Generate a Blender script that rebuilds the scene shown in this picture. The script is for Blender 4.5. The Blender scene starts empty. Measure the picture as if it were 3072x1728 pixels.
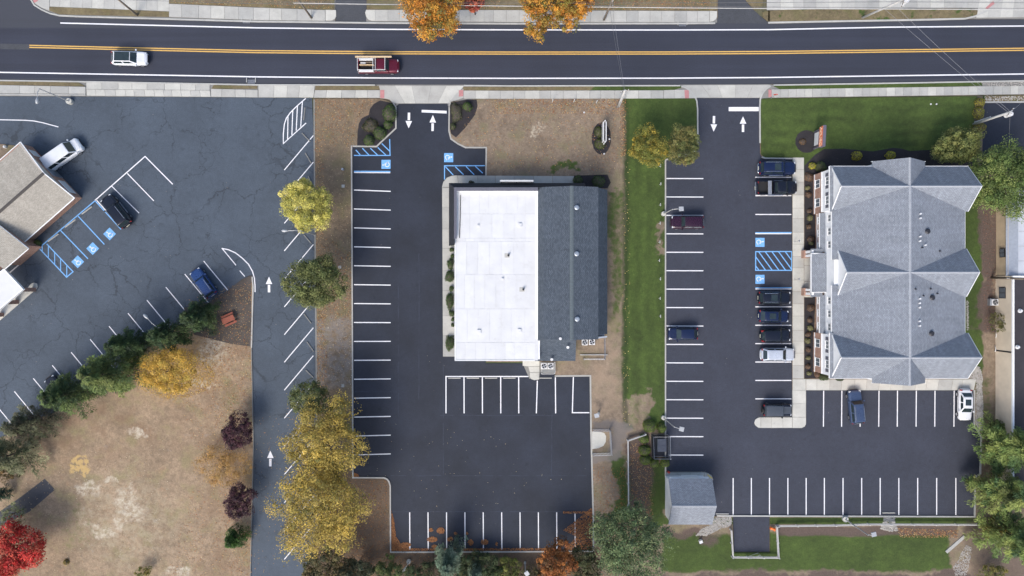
import bpy, bmesh, math, random
import numpy as np
from mathutils import Vector, Matrix
random.seed(7)
RNG = np.random.default_rng(11)
scene = bpy.context.scene
col = scene.collection

# ------------------------------------------------------------------ camera, sky, sun, exposure
S, H = 0.0487, 100.0                      # metres per photo pixel on the ground, drone height
cam_data = bpy.data.cameras.new('camera')
cam = bpy.data.objects.new('camera', cam_data); col.objects.link(cam)
cam.location = (0, 0, H); cam.rotation_euler = (0, 0, 0)
cam_data.sensor_width = 36.0
cam_data.lens = 36.0 * H / (3072 * S)
cam_data.clip_end = 5000.0; cam_data.clip_start = 1.0
scene.camera = cam
world = bpy.data.worlds.new('World'); scene.world = world; world.use_nodes = True
wn = world.node_tree; wn.nodes.clear()
sky = wn.nodes.new('ShaderNodeTexSky'); sky.sky_type = 'NISHITA'; sky.sun_disc = False
SUN_EL, SUN_AZ = math.radians(45), math.radians(205)     # azimuth clockwise from +Y (photo up)
sky.sun_elevation = SUN_EL; sky.sun_rotation = SUN_AZ
sky.air_density = 1.0; sky.dust_density = 3.0; sky.ozone_density = 1.0
bg = wn.nodes.new('ShaderNodeBackground'); bg.inputs['Strength'].default_value = 0.15
wo = wn.nodes.new('ShaderNodeOutputWorld')
wn.links.new(sky.outputs[0], bg.inputs[0]); wn.links.new(bg.outputs[0], wo.inputs[0])
sun_data = bpy.data.lights.new('sun', 'SUN'); sun_data.energy = 1.5; sun_data.angle = math.radians(25)
sun_data.color = (1.0, 0.97, 0.925)
sun = bpy.data.objects.new('sun', sun_data); col.objects.link(sun)
sdir = Vector((math.sin(SUN_AZ) * math.cos(SUN_EL), math.cos(SUN_AZ) * math.cos(SUN_EL), math.sin(SUN_EL)))
sun.rotation_euler = sdir.to_track_quat('Z', 'Y').to_euler(); sun.location = sdir * 200
scene.view_settings.view_transform = 'Standard'; scene.view_settings.look = 'None'
scene.view_settings.exposure = 0.78; scene.view_settings.gamma = 1.0
scene.view_settings.use_curve_mapping = False

# ------------------------------------------------------------------ photo pixel -> place on the plane z
def W(p, z=0.0):
    f = S * (H - z) / H
    return Vector(((p[0] - 1536) * f, (864 - p[1]) * f, z))
def K(c, r, x, y): return (768 * c + x / 3.3542, 432 * r + y / 3.3542)
def KL(c, r, pts): return [K(c, r, *p) for p in pts]

# ------------------------------------------------------------------ objects
def tag(o, label=None, cat=None, group=None, kind=None):
    if label: o['label'] = label
    if cat: o['category'] = cat
    if group: o['group'] = group
    if kind: o['kind'] = kind
    return o
def link(name, me, parent=None, mat=None):
    o = bpy.data.objects.new(name, me); col.objects.link(o)
    if parent is not None: o.parent = parent
    if mat is not None and me is not None and len(me.materials) == 0: me.materials.append(mat)
    return o
def thing(name, label, cat, loc=(0, 0, 0), rz=0.0, group=None):
    o = bpy.data.objects.new(name, None); col.objects.link(o)
    o.empty_display_size = 0.3
    o.location = loc; o.rotation_euler = (0, 0, rz)
    return tag(o, label, cat, group)
def dup(root, loc=None, rz=None, label=None, group=None):
    r = root.copy(); col.objects.link(r)
    if loc is not None: r.location = loc
    if rz is not None: r.rotation_euler = (0, 0, rz)
    if label: r['label'] = label
    if group: r['group'] = group
    for ch in list(root.children):
        c = ch.copy(); col.objects.link(c); c.parent = r
        for g in list(ch.children):
            d = g.copy(); col.objects.link(d); d.parent = c
    return r

class MB:
    """collects shapes for ONE mesh"""
    def __init__(s): s.v, s.f, s.uv, s.sm = [], [], {}, False
    def add(s, vs, fs, uvs=None):
        n = len(s.v); s.v += [tuple(v) for v in vs]
        for i, f in enumerate(fs):
            if uvs and uvs[i] is not None: s.uv[len(s.f)] = uvs[i]
            s.f.append(tuple(n + k for k in f))
        return s
    def box(s, x0, x1, y0, y1, z0, z1):
        vs = [(x0, y0, z0), (x1, y0, z0), (x1, y1, z0), (x0, y1, z0), (x0, y0, z1), (x1, y0, z1), (x1, y1, z1), (x0, y1, z1)]
        u = lambda a, b, c, d: [(a, c), (b, c), (b, d), (a, d)]
        return s.add(vs, [(3, 2, 1, 0), (4, 5, 6, 7), (0, 1, 5, 4), (1, 2, 6, 5), (2, 3, 7, 6), (3, 0, 4, 7)],
                     [u(x0, x1, y0, y1), u(x0, x1, y0, y1), u(x0, x1, z0, z1), u(y0, y1, z0, z1), u(x0, x1, z0, z1), u(y0, y1, z0, z1)])
    def prism(s, poly, z0, z1):
        poly = list(poly)
        a = sum(poly[i][0] * poly[(i + 1) % len(poly)][1] - poly[(i + 1) % len(poly)][0] * poly[i][1] for i in range(len(poly)))
        if a < 0: poly = poly[::-1]
        n = len(poly)
        vs = [(p[0], p[1], z0) for p in poly] + [(p[0], p[1], z1) for p in poly]
        fs = [tuple(range(n, 2 * n)), tuple(range(n - 1, -1, -1))]; uv = [[(p[0], p[1]) for p in poly], None]; L = 0.0
        for i in range(n):
            j = (i + 1) % n; d = math.dist(poly[i][:2], poly[j][:2])
            fs.append((i, j, n + j, n + i)); uv.append([(L, z0), (L + d, z0), (L + d, z1), (L, z1)]); L += d
        return s.add(vs, fs, uv)
    def tube(s, pts, rads, n=8, cap=True):
        pts = [Vector(p) for p in pts]; rings = []
        if not hasattr(rads, '__len__'): rads = [rads] * len(pts)
        b = len(s.v); vs = []; fs = []
        for i, p in enumerate(pts):
            d = (pts[min(i + 1, len(pts) - 1)] - pts[max(i - 1, 0)]).normalized()
            up = Vector((0, 0, 1)) if abs(d.z) < .95 else Vector((1, 0, 0))
            a = d.cross(up).normalized(); c = a.cross(d)
            for k in range(n):
                t = 2 * math.pi * k / n
                vs.append(p + (a * math.cos(t) + c * math.sin(t)) * rads[i])
        for i in range(len(pts) - 1):
            for k in range(n):
                fs.append((i * n + k, i * n + (k + 1) % n, (i + 1) * n + (k + 1) % n, (i + 1) * n + k))
        if cap:
            fs.append(tuple(range(n - 1, -1, -1))); m = (len(pts) - 1) * n; fs.append(tuple(m + k for k in range(n)))
        return s.add(vs, fs)
    def cyl(s, c, r, z0, z1, n=16, r1=None):
        return s.tube([(c[0], c[1], z0), (c[0], c[1], z1)], [r, r if r1 is None else r1], n)
    def ribbon(s, path, w, z0, z1=None, closed=False):
        P = [Vector((p[0], p[1])) for p in path]; n = len(P); Lf, Rt = [], []
        for i in range(n):
            a = P[(i - 1) % n] if (closed or i > 0) else None
            b = P[(i + 1) % n] if (closed or i < n - 1) else None
            d1 = (P[i] - a).normalized() if a is not None else (b - P[i]).normalized()
            d2 = (b - P[i]).normalized() if b is not None else d1
            t = (d1 + d2); t = t.normalized() if t.length > 1e-6 else d1
            nn = Vector((-t.y, t.x)); k = min(2.0, 1.0 / max(.3, nn.dot(Vector((-d1.y, d1.x)))))
            Lf.append(P[i] + nn * w / 2 * k); Rt.append(P[i] - nn * w / 2 * k)
        m = n if closed else n - 1
        zt = z0 if z1 is None else z1
        vs = [(p.x, p.y, zt) for p in Lf] + [(p.x, p.y, zt) for p in Rt]
        fs = [(i, n + i, n + (i + 1) % n, (i + 1) % n) for i in range(m)]
        if z1 is not None:
            vs += [(p.x, p.y, z0) for p in Lf] + [(p.x, p.y, z0) for p in Rt]
            for i in range(m):
                j = (i + 1) % n
                fs += [(2 * n + i, i, j, 2 * n + j), (n + i, 3 * n + i, 3 * n + j, n + j)]
            if not closed: fs += [(0, 2 * n, 3 * n, n), (n - 1, 2 * n - 1, 4 * n - 1, 3 * n - 1)]
        return s.add(vs, fs)
    def quadslab(s, a, b, c, d, t, uv=None):
        """four corners (ccw from outside), thickness t inward along the normal"""
        a, b, c, d = map(Vector, (a, b, c, d)); nrm = (b - a).cross(d - a).normalized() * t
        vs = [a, b, c, d, a - nrm, b - nrm, c - nrm, d - nrm]
        return s.add(vs, [(0, 1, 2, 3), (7, 6, 5, 4), (0, 4, 5, 1), (1, 5, 6, 2), (2, 6, 7, 3), (3, 7, 4, 0)], [uv] + [None] * 5)
    def build(s, name, mat, parent=None, smooth=False, bevel=0.0, seg=2):
        me = bpy.data.meshes.new(name); me.from_pydata(s.v, [], s.f)
        if s.uv:
            ul = me.uv_layers.new(name='UVMap')
            for fi, uv in s.uv.items():
                p = me.polygons[fi]
                for k, li in enumerate(p.loop_indices):
                    if k < len(uv): ul.data[li].uv = uv[k]
        if bevel > 0:
            bm = bmesh.new(); bm.from_mesh(me)
            bmesh.ops.bevel(bm, geom=bm.edges[:], offset=bevel, segments=seg, affect='EDGES', profile=.5, clamp_overlap=True)
            bm.to_mesh(me); bm.free()
        if smooth:
            me.shade_smooth()
        me.validate(); me.update()
        return link(name, me, parent, mat)

# ------------------------------------------------------------------ node materials
class G:
    def __init__(s, name):
        s.m = bpy.data.materials.new(name); s.m.use_nodes = True; s.t = s.m.node_tree
        s.b = s.t.nodes['Principled BSDF']; s._p = None
    def n(s, ty): return s.t.nodes.new(ty)
    def put(s, sock, v):
        if isinstance(v, bpy.types.NodeSocket): s.t.links.new(v, sock)
        elif isinstance(v, (tuple, list)):
            sock.default_value = tuple(v) + (1,) if (len(v) == 3 and sock.type == 'RGBA') else tuple(v)
        else: sock.default_value = v
    def math(s, op, a, b=0.0, c=0.0, clamp=False):
        x = s.n('ShaderNodeMath'); x.operation = op; x.use_clamp = clamp
        s.put(x.inputs[0], a); s.put(x.inputs[1], b); s.put(x.inputs[2], c); return x.outputs[0]
    def mul(s, a, b): return s.math('MULTIPLY', a, b)
    def add(s, a, b): return s.math('ADD', a, b)
    def mx(s, a, b): return s.math('MAXIMUM', a, b)
    def pos(s):
        if s._p is None: s._p = s.n('ShaderNodeNewGeometry').outputs['Position']
        return s._p
    def px(s):
        sp = s.n('ShaderNodeSeparateXYZ'); s.put(sp.inputs[0], s.pos())
        return s.math('MULTIPLY_ADD', sp.outputs[0], 1 / S, 1536.0), s.math('MULTIPLY_ADD', sp.outputs[1], -1 / S, 864.0)
    def noise(s, scale, detail=3.0, rough=.55, dist=0.0, vec=None, color=False):
        x = s.n('ShaderNodeTexNoise'); s.put(x.inputs['Vector'], vec if vec is not None else s.pos())
        x.inputs['Scale'].default_value = scale; x.inputs['Detail'].default_value = detail
        x.inputs['Roughness'].default_value = rough; x.inputs['Distortion'].default_value = dist
        return x.outputs['Color' if color else 'Fac']
    def voro(s, scale, vec=None, feature='F1', out='Distance', rnd=1.0):
        x = s.n('ShaderNodeTexVoronoi'); x.feature = feature; s.put(x.inputs['Vector'], vec if vec is not None else s.pos())
        x.inputs['Scale'].default_value = scale; x.inputs['Randomness'].default_value = rnd; return x.outputs[out]
    def ss(s, x, a, b, lo=0.0, hi=1.0):
        r = s.n('ShaderNodeMapRange'); r.interpolation_type = 'SMOOTHSTEP'
        s.put(r.inputs['Value'], x); r.inputs['From Min'].default_value = a; r.inputs['From Max'].default_value = b
        r.inputs['To Min'].default_value = lo; r.inputs['To Max'].default_value = hi; return r.outputs[0]
    def lin(s, x, a, b, lo, hi):
        r = s.n('ShaderNodeMapRange'); s.put(r.inputs['Value'], x); r.inputs['From Min'].default_value = a
        r.inputs['From Max'].default_value = b; r.inputs['To Min'].default_value = lo; r.inputs['To Max'].default_value = hi
        return r.outputs[0]
    def mix(s, a, b, f, mode='MIX'):
        x = s.n('ShaderNodeMix'); x.data_type = 'RGBA'; x.blend_type = mode
        s.put(x.inputs[0], f); s.put(x.inputs[6], a); s.put(x.inputs[7], b); return x.outputs[2]
    def scale_col(s, c, f):
        x = s.n('ShaderNodeVectorMath'); x.operation = 'SCALE'
        s.put(x.inputs[0], c); s.put(x.inputs['Scale'], f); return x.outputs[0]
    def box(s, P, x0, x1, y0, y1, soft, wob=None):
        X, Y = P
        if wob is not None: X = s.add(X, wob[0]); Y = s.add(Y, wob[1])
        a = s.mul(s.ss(X, x0 - soft, x0 + soft), s.ss(X, x1 - soft, x1 + soft, 1, 0))
        b = s.mul(s.ss(Y, y0 - soft, y0 + soft), s.ss(Y, y1 - soft, y1 + soft, 1, 0))
        return s.mul(a, b)
    def blob(s, P, cx, cy, rx, ry, wob=None, soft=.35):
        X, Y = P
        if wob is not None: X = s.add(X, wob[0]); Y = s.add(Y, wob[1])
        a = s.math('MULTIPLY_ADD', X, 1 / rx, -cx / rx); b = s.math('MULTIPLY_ADD', Y, 1 / ry, -cy / ry)
        return s.ss(s.add(s.mul(a, a), s.mul(b, b)), 1 - soft, 1 + soft, 1, 0)
    def wob(s, scale, amp):
        c = s.noise(scale, 3, color=True); sp = s.n('ShaderNodeSeparateColor'); s.put(sp.inputs[0], c)
        return s.math('MULTIPLY_ADD', sp.outputs[0], amp * 2, -amp), s.math('MULTIPLY_ADD', sp.outputs[1], amp * 2, -amp)
    def done(s, color, rough=.9, height=None, dist=.02, strength=.5, metal=0.0, **kw):
        s.put(s.b.inputs['Base Color'], color); s.put(s.b.inputs['Roughness'], rough); s.put(s.b.inputs['Metallic'], metal)
        for k, v in kw.items(): s.put(s.b.inputs[k.replace('_', ' ')], v)
        if height is not None:
            bp = s.n('ShaderNodeBump'); bp.inputs['Strength'].default_value = strength; bp.inputs['Distance'].default_value = dist
            s.put(bp.inputs['Height'], height); s.t.links.new(bp.outputs[0], s.b.inputs['Normal'])
        return s.m
    def rand(s):
        return s.n('ShaderNodeObjectInfo').outputs['Random']

def simple(name, c, rough=.6, metal=0.0, var=.12, scale=3.0, **kw):
    g = G(name); f = g.lin(g.noise(scale, 4), .25, .75, 1 - var, 1 + var)
    return g.done(g.scale_col(c, f), rough, metal=metal, **kw)

def asphalt(name, base, speck=.35, patch=.18, cracks=0.0, seams=None, fresh=False):
    g = G(name); P = g.px()
    f = g.lin(g.noise(6.5, 4, .8), .3, .7, 1 - speck * .75, 1 + speck * .75)
    f = g.mul(f, g.lin(g.noise(.16, 4), .3, .7, 1 - patch, 1 + patch))
    f = g.mul(f, g.lin(g.noise(1.6, 4, .65), .3, .7, .9, 1.1))
    c = g.scale_col(base, f)
    st = g.ss(g.noise(.5, 5, .65), .58, .76); c = g.mix(c, tuple(x * .6 for x in base), g.mul(st, .45))
    oil = g.mul(g.ss(g.voro(.42), .05, .2, 1, 0), g.ss(g.noise(2.2, 4, .7), .42, .62)); c = g.mix(c, tuple(x * .5 for x in base), g.mul(oil, .55))
    du = g.ss(g.noise(.33, 5, .7), .55, .75); c = g.mix(c, tuple(x * 1.45 for x in base), g.mul(du, .3))
    if cracks > 0:
        v = g.n('ShaderNodeVectorMath'); v.operation = 'MULTIPLY_ADD'
        g.put(v.inputs[0], g.noise(.55, 4, .6, color=True)); g.put(v.inputs[1], (3.2, 3.2, 0)); g.put(v.inputs[2], g.pos())
        e = g.voro(.17, v.outputs[0], 'DISTANCE_TO_EDGE')
        e2 = g.voro(.42, v.outputs[0], 'DISTANCE_TO_EDGE')
        m = g.mul(g.ss(e, .006, .017, 1, 0), g.ss(g.noise(.13, 2), .38, .55))
        m2 = g.mul(g.ss(e2, .008, .02, 1, 0), g.ss(g.noise(.2, 2, vec=v.outputs[0]), .52, .62))
        c = g.mix(c, tuple(x * .38 for x in base), g.mul(g.mx(m, m2), cracks))
    if seams:
        m = None
        for (ax, p, lo, hi) in seams:
            w = g.mul(g.add(g.noise(.4, 2), -.5), 5.0)
            a, b = (P[0], P[1]) if ax == 'x' else (P[1], P[0])
            d = g.math('ABSOLUTE', g.add(g.add(a, -p), w))
            k = g.mul(g.ss(d, .4, 1.6, 1, 0), g.mul(g.ss(b, lo - 2, lo + 2), g.ss(b, hi - 2, hi + 2, 1, 0)))
            m = k if m is None else g.mx(m, k)
        m = g.mul(m, g.ss(g.noise(.7, 3), .35, .6))
        c = g.mix(c, tuple(x * 2.1 for x in base), g.mul(m, .7))
    bits = g.ss(g.voro(1.1, rnd=1.0), .035, .055, 1, 0)
    bits = g.mul(bits, g.ss(g.noise(.25, 2), .5, .62))
    c = g.mix(c, (.32, .27, .2), g.mul(bits, .8))
    return g.done(c, .82, g.noise(22, 3, .7), .012, .5)
M = {}
M['road'] = None
def mk_road():
    g = G('road_asphalt'); P = g.px(); base = (.0245, .028, .043)
    f = g.lin(g.noise(6.5, 4, .8), .3, .7, .74, 1.26); f = g.mul(f, g.lin(g.noise(.12, 4), .3, .7, .88, 1.12))
    sc = g.n('ShaderNodeMapping'); g.put(sc.inputs[0], g.pos()); sc.inputs['Scale'].default_value = (.02, .9, 1)
    f = g.mul(f, g.lin(g.noise(1.0, 3, vec=sc.outputs[0]), .3, .7, .86, 1.14))
    c = g.scale_col(base, f)
    sh = g.mx(g.ss(P[1], 232, 240), g.ss(P[1], 80, 88, 1, 0))
    c = g.mix(c, (.05, .053, .062), g.mul(sh, .6))
    return g.done(c, .8, g.noise(22, 3, .7), .012, .5)
M['road'] = mk_road()
M['lot_left'] = asphalt('weathered_lot_asphalt', (.054, .070, .091), patch=.14, cracks=.65)
M['lot_mid'] = asphalt('sealed_lot_asphalt', (.016, .0202, .0318), patch=.28,
    seams=[('y', 1427, 1172, 1770), ('x', 1655, 1240, 1430), ('x', 1330, 1090, 1430), ('y', 1246, 1320, 1660), ('y', 1535, 1172, 1779), ('x', 1195, 820, 1250), ('x', 1257, 760, 1200), ('y', 1175, 1060, 1190)])
M['lot_right'] = asphalt('new_lot_asphalt', (.0305, .0345, .0495), patch=.13)
M['lot_far'] = asphalt('dark_lot_asphalt', (.018, .022, .034), patch=.15)
M['drive_asphalt'] = asphalt('driveway_asphalt', (.05, .053, .06), patch=.15)
M['path_asphalt'] = asphalt('path_asphalt', (.04, .042, .05), patch=.12)

def concrete(name, base, var=.1):
    g = G(name); f = g.lin(g.noise(7, 4, .65), .25, .75, .92, 1.08); f = g.mul(f, g.lin(g.noise(.6, 4), .3, .7, .9, 1.1))
    f = g.mul(f, g.lin(g.rand(), 0, 1, 1 - var, 1 + var))
    st = g.ss(g.noise(1.7, 5, .7), .55, .75)
    c = g.mix(g.scale_col(base, f), tuple(x * .62 for x in base), g.mul(st, .45))
    return g.done(c, .88, g.noise(30, 3), .008, .4)
M['concrete'] = concrete('pale_concrete', (.38, .372, .34), .07)
M['concrete_new'] = concrete('light_concrete', (.45, .44, .395), .05)
M['concrete_grey'] = concrete('grey_concrete', (.34, .335, .31), .06)
M['kerb'] = concrete('kerb_concrete', (.36, .35, .32), .06)
M['kerb_worn'] = concrete('worn_kerb_concrete', (.2, .195, .18), .06)
M['kerb_clean'] = concrete('clean_kerb_concrete', (.38, .375, .35), .04)
M['red_pad'] = simple('red_tactile_paving', (.42, .19, .185), .85)

def paint(name, c, wear=.35):
    g = G(name); w = g.ss(g.noise(4, 5, .75), .48, .72)
    return g.done(g.mix(c, tuple(x * .45 for x in c), g.mul(w, wear)), .6, g.noise(25, 2), .004, .3)
M['white_paint'] = paint('white_road_paint', (.72, .71, .72))
M['dull_white_paint'] = paint('worn_white_paint', (.52, .52, .53), .5)
M['yellow_paint'] = paint('yellow_road_paint', (.6, .36, .09), .5)
M['blue_paint'] = paint('pale_blue_paint', (.155, .37, .68), .4)

def lawn_mat(name, mask_fn, dry=((.20, .15, .104), (.13, .096, .066), (.265, .205, .148)), green=((.040, .068, .010), (.021, .040, .006), (.078, .106, .023)), extra=None):
    g = G(name); P = g.px(); w1, w2 = g.wob(.16, 60.0), g.wob(1.1, 22.0); w = (g.add(w1[0], w2[0]), g.add(w1[1], w2[1]))
    fine = g.noise(6, 4, .85); mid = g.noise(1.4, 4, .65); big = g.noise(.18, 4, .6)
    d = g.mix(dry[1], dry[2], g.lin(fine, .3, .7, 0, 1)); d = g.mix(d, dry[0], .5)
    d = g.scale_col(d, g.lin(mid, .3, .7, .76, 1.24)); d = g.scale_col(d, g.lin(big, .32, .68, .8, 1.2))
    d = g.mix(d, tuple(x * k for x, k in zip(dry[0], (.78, .92, .72))), g.mul(g.ss(g.noise(.35, 5, .65), .48, .68), .75))
    d = g.mix(d, tuple(x * k for x, k in zip(dry[0], (1.15, .98, .92))), g.mul(g.ss(g.noise(.5, 5, .7, vec=None), .56, .72), .5))
    d = g.scale_col(d, g.lin(g.noise(4.2, 2, .7), .3, .7, .86, 1.14))
    gr = g.mix(green[1], green[2], g.lin(fine, .3, .72, 0, 1)); gr = g.mix(gr, green[0], .45)
    gr = g.scale_col(gr, g.lin(mid, .3, .7, .8, 1.2)); gr = g.scale_col(gr, g.lin(big, .3, .7, .8, 1.25))
    m = mask_fn(g, P, w)
    m = g.math('ADD', m, g.mul(g.add(g.add(mid, g.mul(fine, .6)), -.8), g.mul(g.ss(m, .02, .3), 1.1)), clamp=True); m = g.ss(m, .2, .8)
    c = g.mix(d, gr, m)
    if extra: c = extra(g, P, w, c)
    return g.done(c, .95, g.add(fine, g.mul(g.noise(3, 2), .6)), .06, .6)
# ------------------------------------------------------------------ ground surfaces
def sheet(name, pts, z0, z1, mat, parent=None, kind='structure'):
    o = MB().prism([W(p) for p in pts], z0, z1).build(name, mat, parent)
    if parent is None: tag(o, kind=kind)
    return o
def flat_ground():
    g = G('far_ground'); f = g.lin(g.noise(.05, 5), .3, .7, .75, 1.25); f = g.mul(f, g.lin(g.noise(4, 3, .7), .3, .7, .8, 1.2))
    c = g.mix((.15, .115, .08), (.05, .07, .025), g.ss(g.noise(.02, 3), .45, .6)); return g.done(g.scale_col(c, f), .95)
gm = MB(); gm.add([(-1500, -1500, -.06), (1500, -1500, -.06), (1500, 1500, -.06), (-1500, 1500, -.06)], [(0, 1, 2, 3)])
tag(gm.build('ground', flat_ground()), kind='structure')

# --- the road
road_top = [(-700, 34), (88, 34), (96, 8), (104, 15), (125, 28), (149, 39), (179, 46), (238, 49), (413, 53.7), (768, 64), (1150, 69), (1536, 71), (2000, 70.5), (2304, 69), (2602, 62.6), (2900, 58), (3072, 58), (3700, 40)]
road_bot = [(-700, 226), (0, 240), (298, 244), (768, 253), (1126, 254), (1536, 255), (2087, 254), (2304, 252), (2751, 246), (3072, 240), (3700, 226)]
road = sheet('road', [(-700, -60), (60, -60), (88, -10)] + road_top[2:] + road_bot[::-1], -.05, 0, M['road'])
def mark(path, width, mat, parent, name='painted_line', z=.004, closed=False):
    return MB().ribbon([W(p) for p in path], width, z, None, closed).build(name, mat, parent)
def patch(poly, mat, parent, name, z=.004):
    return MB().add([(*W(p).xy, z) for p in poly], [tuple(range(len(poly)))]).build(name, mat, parent)
lw = .18
mark([(181, 69), (768, 83.5), (1150, 88), (1536, 89.6), (2000, 90), (2304, 89), (2662, 81.5), (3072, 78), (3700, 62)], lw, M['white_paint'], road, 'edge_line')
mark([(-700, 202), (0, 217), (768, 230.5), (1150, 234), (1536, 235), (2000, 234.5), (2304, 232.5), (2691, 227), (3072, 222), (3700, 208)], lw, M['white_paint'], road, 'edge_line')
cl = [(88, 139), (400, 146.5), (768, 154.8), (1150, 158.3), (1536, 159.2), (2000, 159), (2304, 157.5), (2691, 152.6), (3072, 147.8), (3700, 132)]
for dy in (-3.1, 3.1):
    mark([(x, y + dy) for x, y in cl], .165, M['yellow_paint'], road, 'centre_line')
for nm, pth in (('road_seam', [(0, 139), (88, 141)]),):
    mark(pth, .8, M['drive_asphalt'], road, nm, z=.003)

def strip_slabs(name, A, B, n, z1, mat, gap=.022, parent=None, jit=.12, z0=-.04, fr=None):
    """slabs between two photo polylines; each slab an object of its own"""
    root = parent
    def at(poly, t):
        L = [0.0]
        for i in range(len(poly) - 1): L.append(L[-1] + math.dist(poly[i], poly[i + 1]))
        d = t * L[-1]
        for i in range(len(poly) - 1):
            if d <= L[i + 1] + 1e-9:
                k = (d - L[i]) / max(1e-9, L[i + 1] - L[i])
                return (poly[i][0] + (poly[i + 1][0] - poly[i][0]) * k, poly[i][1] + (poly[i + 1][1] - poly[i][1]) * k)
        return poly[-1]
    if fr is None:
        fr = [0.0] + [(i + random.uniform(-jit, jit)) / n for i in range(1, n)] + [1.0]
    for i in range(len(fr) - 1):
        a, b = fr[i], fr[i + 1]
        q = [W(at(A, a)), W(at(A, b)), W(at(B, b)), W(at(B, a))]
        c = sum(q, Vector()) / 4; q2 = []
        for p in q:
            d = p - c; q2.append(c + d * (1 - gap / max(.2, d.length)))
        zt = z1 + random.uniform(-.006, .006)
        MB().prism([(p.x, p.y) for p in q2], z0, zt).build('slab', mat[i % len(mat)] if isinstance(mat, list) else mat, root)
    return root
def walk_base(name, pts, z=.03):
    return sheet(name, pts, -.045, z, M['kerb_worn'])
def kerb(path, parent, mat=None, w=.16, h=.13, z0=-.05, closed=False):
    return MB().ribbon([W(p) for p in path], w, z0, h, closed).build('kerb', mat or M['kerb'], parent)
Cn, Cl, Cg = M['concrete'], M['concrete_new'], M['concrete_grey']

# --- verges (grass strips beside the road)
def verge_mask(g, P, w):
    m = g.box(P, 1780, 2960, 225, 300, 14, (w[0], 0.0))
    m = g.mx(m, g.mul(g.box(P, 2304, 2960, 0, 66, 20, w), g.ss(g.noise(.5, 3), .5, .7)))
    return m
M['verge'] = lawn_mat('verge_grass', verge_mask, dry=((.15, .118, .06), (.1, .078, .04), (.2, .16, .095)))
def verge(pts): return sheet('verge', pts, -.05, .105, M['verge'])

# --- north pavement
nb = walk_base('sidewalk', [(80, -60), (96, 4), (104, 13), (125, 26), (149, 37), (179, 44), (238, 47), (413, 51.7), (768, 62), (1005, 66), (1007, -60)])
kerb([(90, -8), (104, 16.2), (125, 29.2), (149, 40.2), (179, 47.2), (238, 50.2), (413, 54.9), (768, 65.2), (1150, 69.5), (1536, 71.6), (2000, 71), (2145, 70)], nb, M['kerb_clean'], .2)
strip_slabs('s', KL(0, 0, [(505, -30), (1705, 2)]), KL(0, 0, [(505, 14), (1705, 40)]), 3, .108, Cn, parent=nb) if False else None
strip_slabs('s', [(152, -28), (508, -16)], [(150, 20.5), (508, 35)], 11, .11, [Cn, Cl, Cn], parent=nb)
strip_slabs('s', [(508, 12), (768, 23.5), (976, 31)], [(508, 51), (768, 60.5), (976, 63.5)], 11, .112, [Cn, Cg, Cn, Cl], parent=nb)
MB().prism([W(p) for p in KL(1, 0, [(702, 102), (806, 104), (808, 165), (795, 190), (765, 208), (702, 208)])], -.04, .112).build('slab', Cl, nb)
MB().prism([W(p) for p in [(88, -30), (150, -30), (149, 33), (125, 23), (106, 11)]], -.04, .11).build('slab', Cn, nb)
patch([(100, 2), (112, -3), (116, 3), (105, 10)], M['red_pad'], nb, 'tactile_pad', .121)
verge(KL(0, 0, [(506, 72), (1100, 95), (1703, 120), (1703, 172), (600, 146), (492, 106)]))
sheet('lawn', [(508, 11), (768, 22), (976, 29.5), (1004, 30), (1004, -80), (508, -80)], -.05, .1, M['verge'])
drv1 = sheet('driveway', [(1006, -80), (1100, -80), (1099, 66), (1007, 65)], -.05, .012, M['drive_asphalt'])
nb2 = walk_base('sidewalk', [(1099, 28), (2151, 30), (2151, 68), (1536, 69.5), (1099, 67)])
strip_slabs('s', [(1126, 30), (1536, 31), (2128, 34)], [(1126, 63.5), (1536, 66.5), (2128, 67)], 28, .112, [Cn, Cg, Cn, Cn], parent=nb2)
MB().prism([W(p) for p in KL(1, 0, [(1200, 102), (1110, 102), (1100, 130), (1110, 170), (1135, 200), (1170, 210), (1200, 210)])], -.04, .112).build('slab', Cl, nb2)
MB().prism([W(p) for p in KL(2, 0, [(1990, 113), (2062, 115), (2062, 170), (2050, 195), (2020, 215), (1990, 220)])], -.04, .112).build('slab', Cl, nb2)
sheet('lawn', [(1101, 29), (1536, 30), (2150, 33), (2150, -80), (1101, -80)], -.05, .1, M['verge'])
drv2 = sheet('driveway', KL(2, 0, [(2076, -300), (2345, -300), (2345, 0), (2430, 100), (2515, 175), (2590, 232), (2590, 236), (1990, 236), (2045, 212), (2072, 180)]), -.05, .012, M['drive_asphalt'])
sheet('lawn', KL(2, 0, [(2350, -300), (2540, -300), (2520, 60), (2435, 98), (2350, 0)]), -.05, .1, M['verge'])
verge(KL(2, 0, [(2515, 122), (2590, 108), (2590, 225), (2530, 180)]))
nb3 = walk_base('sidewalk', [(2300, -60), (3700, -60), (3700, 30), (3072, 57), (2930, 57), (2300, 30)])
strip_slabs('s', [(2300, -34), (2940, -34)], [(2300, 31), (2640, 26), (2940, 25)], 17, .112, [Cn, Cl, Cn, Cg], parent=nb3)
strip_slabs('s', [(2944, -34), (3300, -34)], [(2928, 54), (3300, 50)], 10, .112, [Cl, Cn], parent=nb3)
verge(KL(3, 0, [(0, 110), (350, 92), (1200, 92), (2040, 88), (2150, 125), (2080, 160), (1980, 186), (1500, 198), (700, 212), (0, 224)]))
kerb(KL(3, 0, [(0, 230), (700, 216), (1500, 202), (1980, 190), (2080, 166), (2180, 120), (2290, 50), (2340, 0), (2370, -60)]), nb3, M['kerb_clean'], .22)
patch(KL(3, 0, [(2180, 85), (2260, 12), (2275, 40), (2200, 98)]), M['red_pad'], nb3, 'tactile_pad', .1215)

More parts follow.
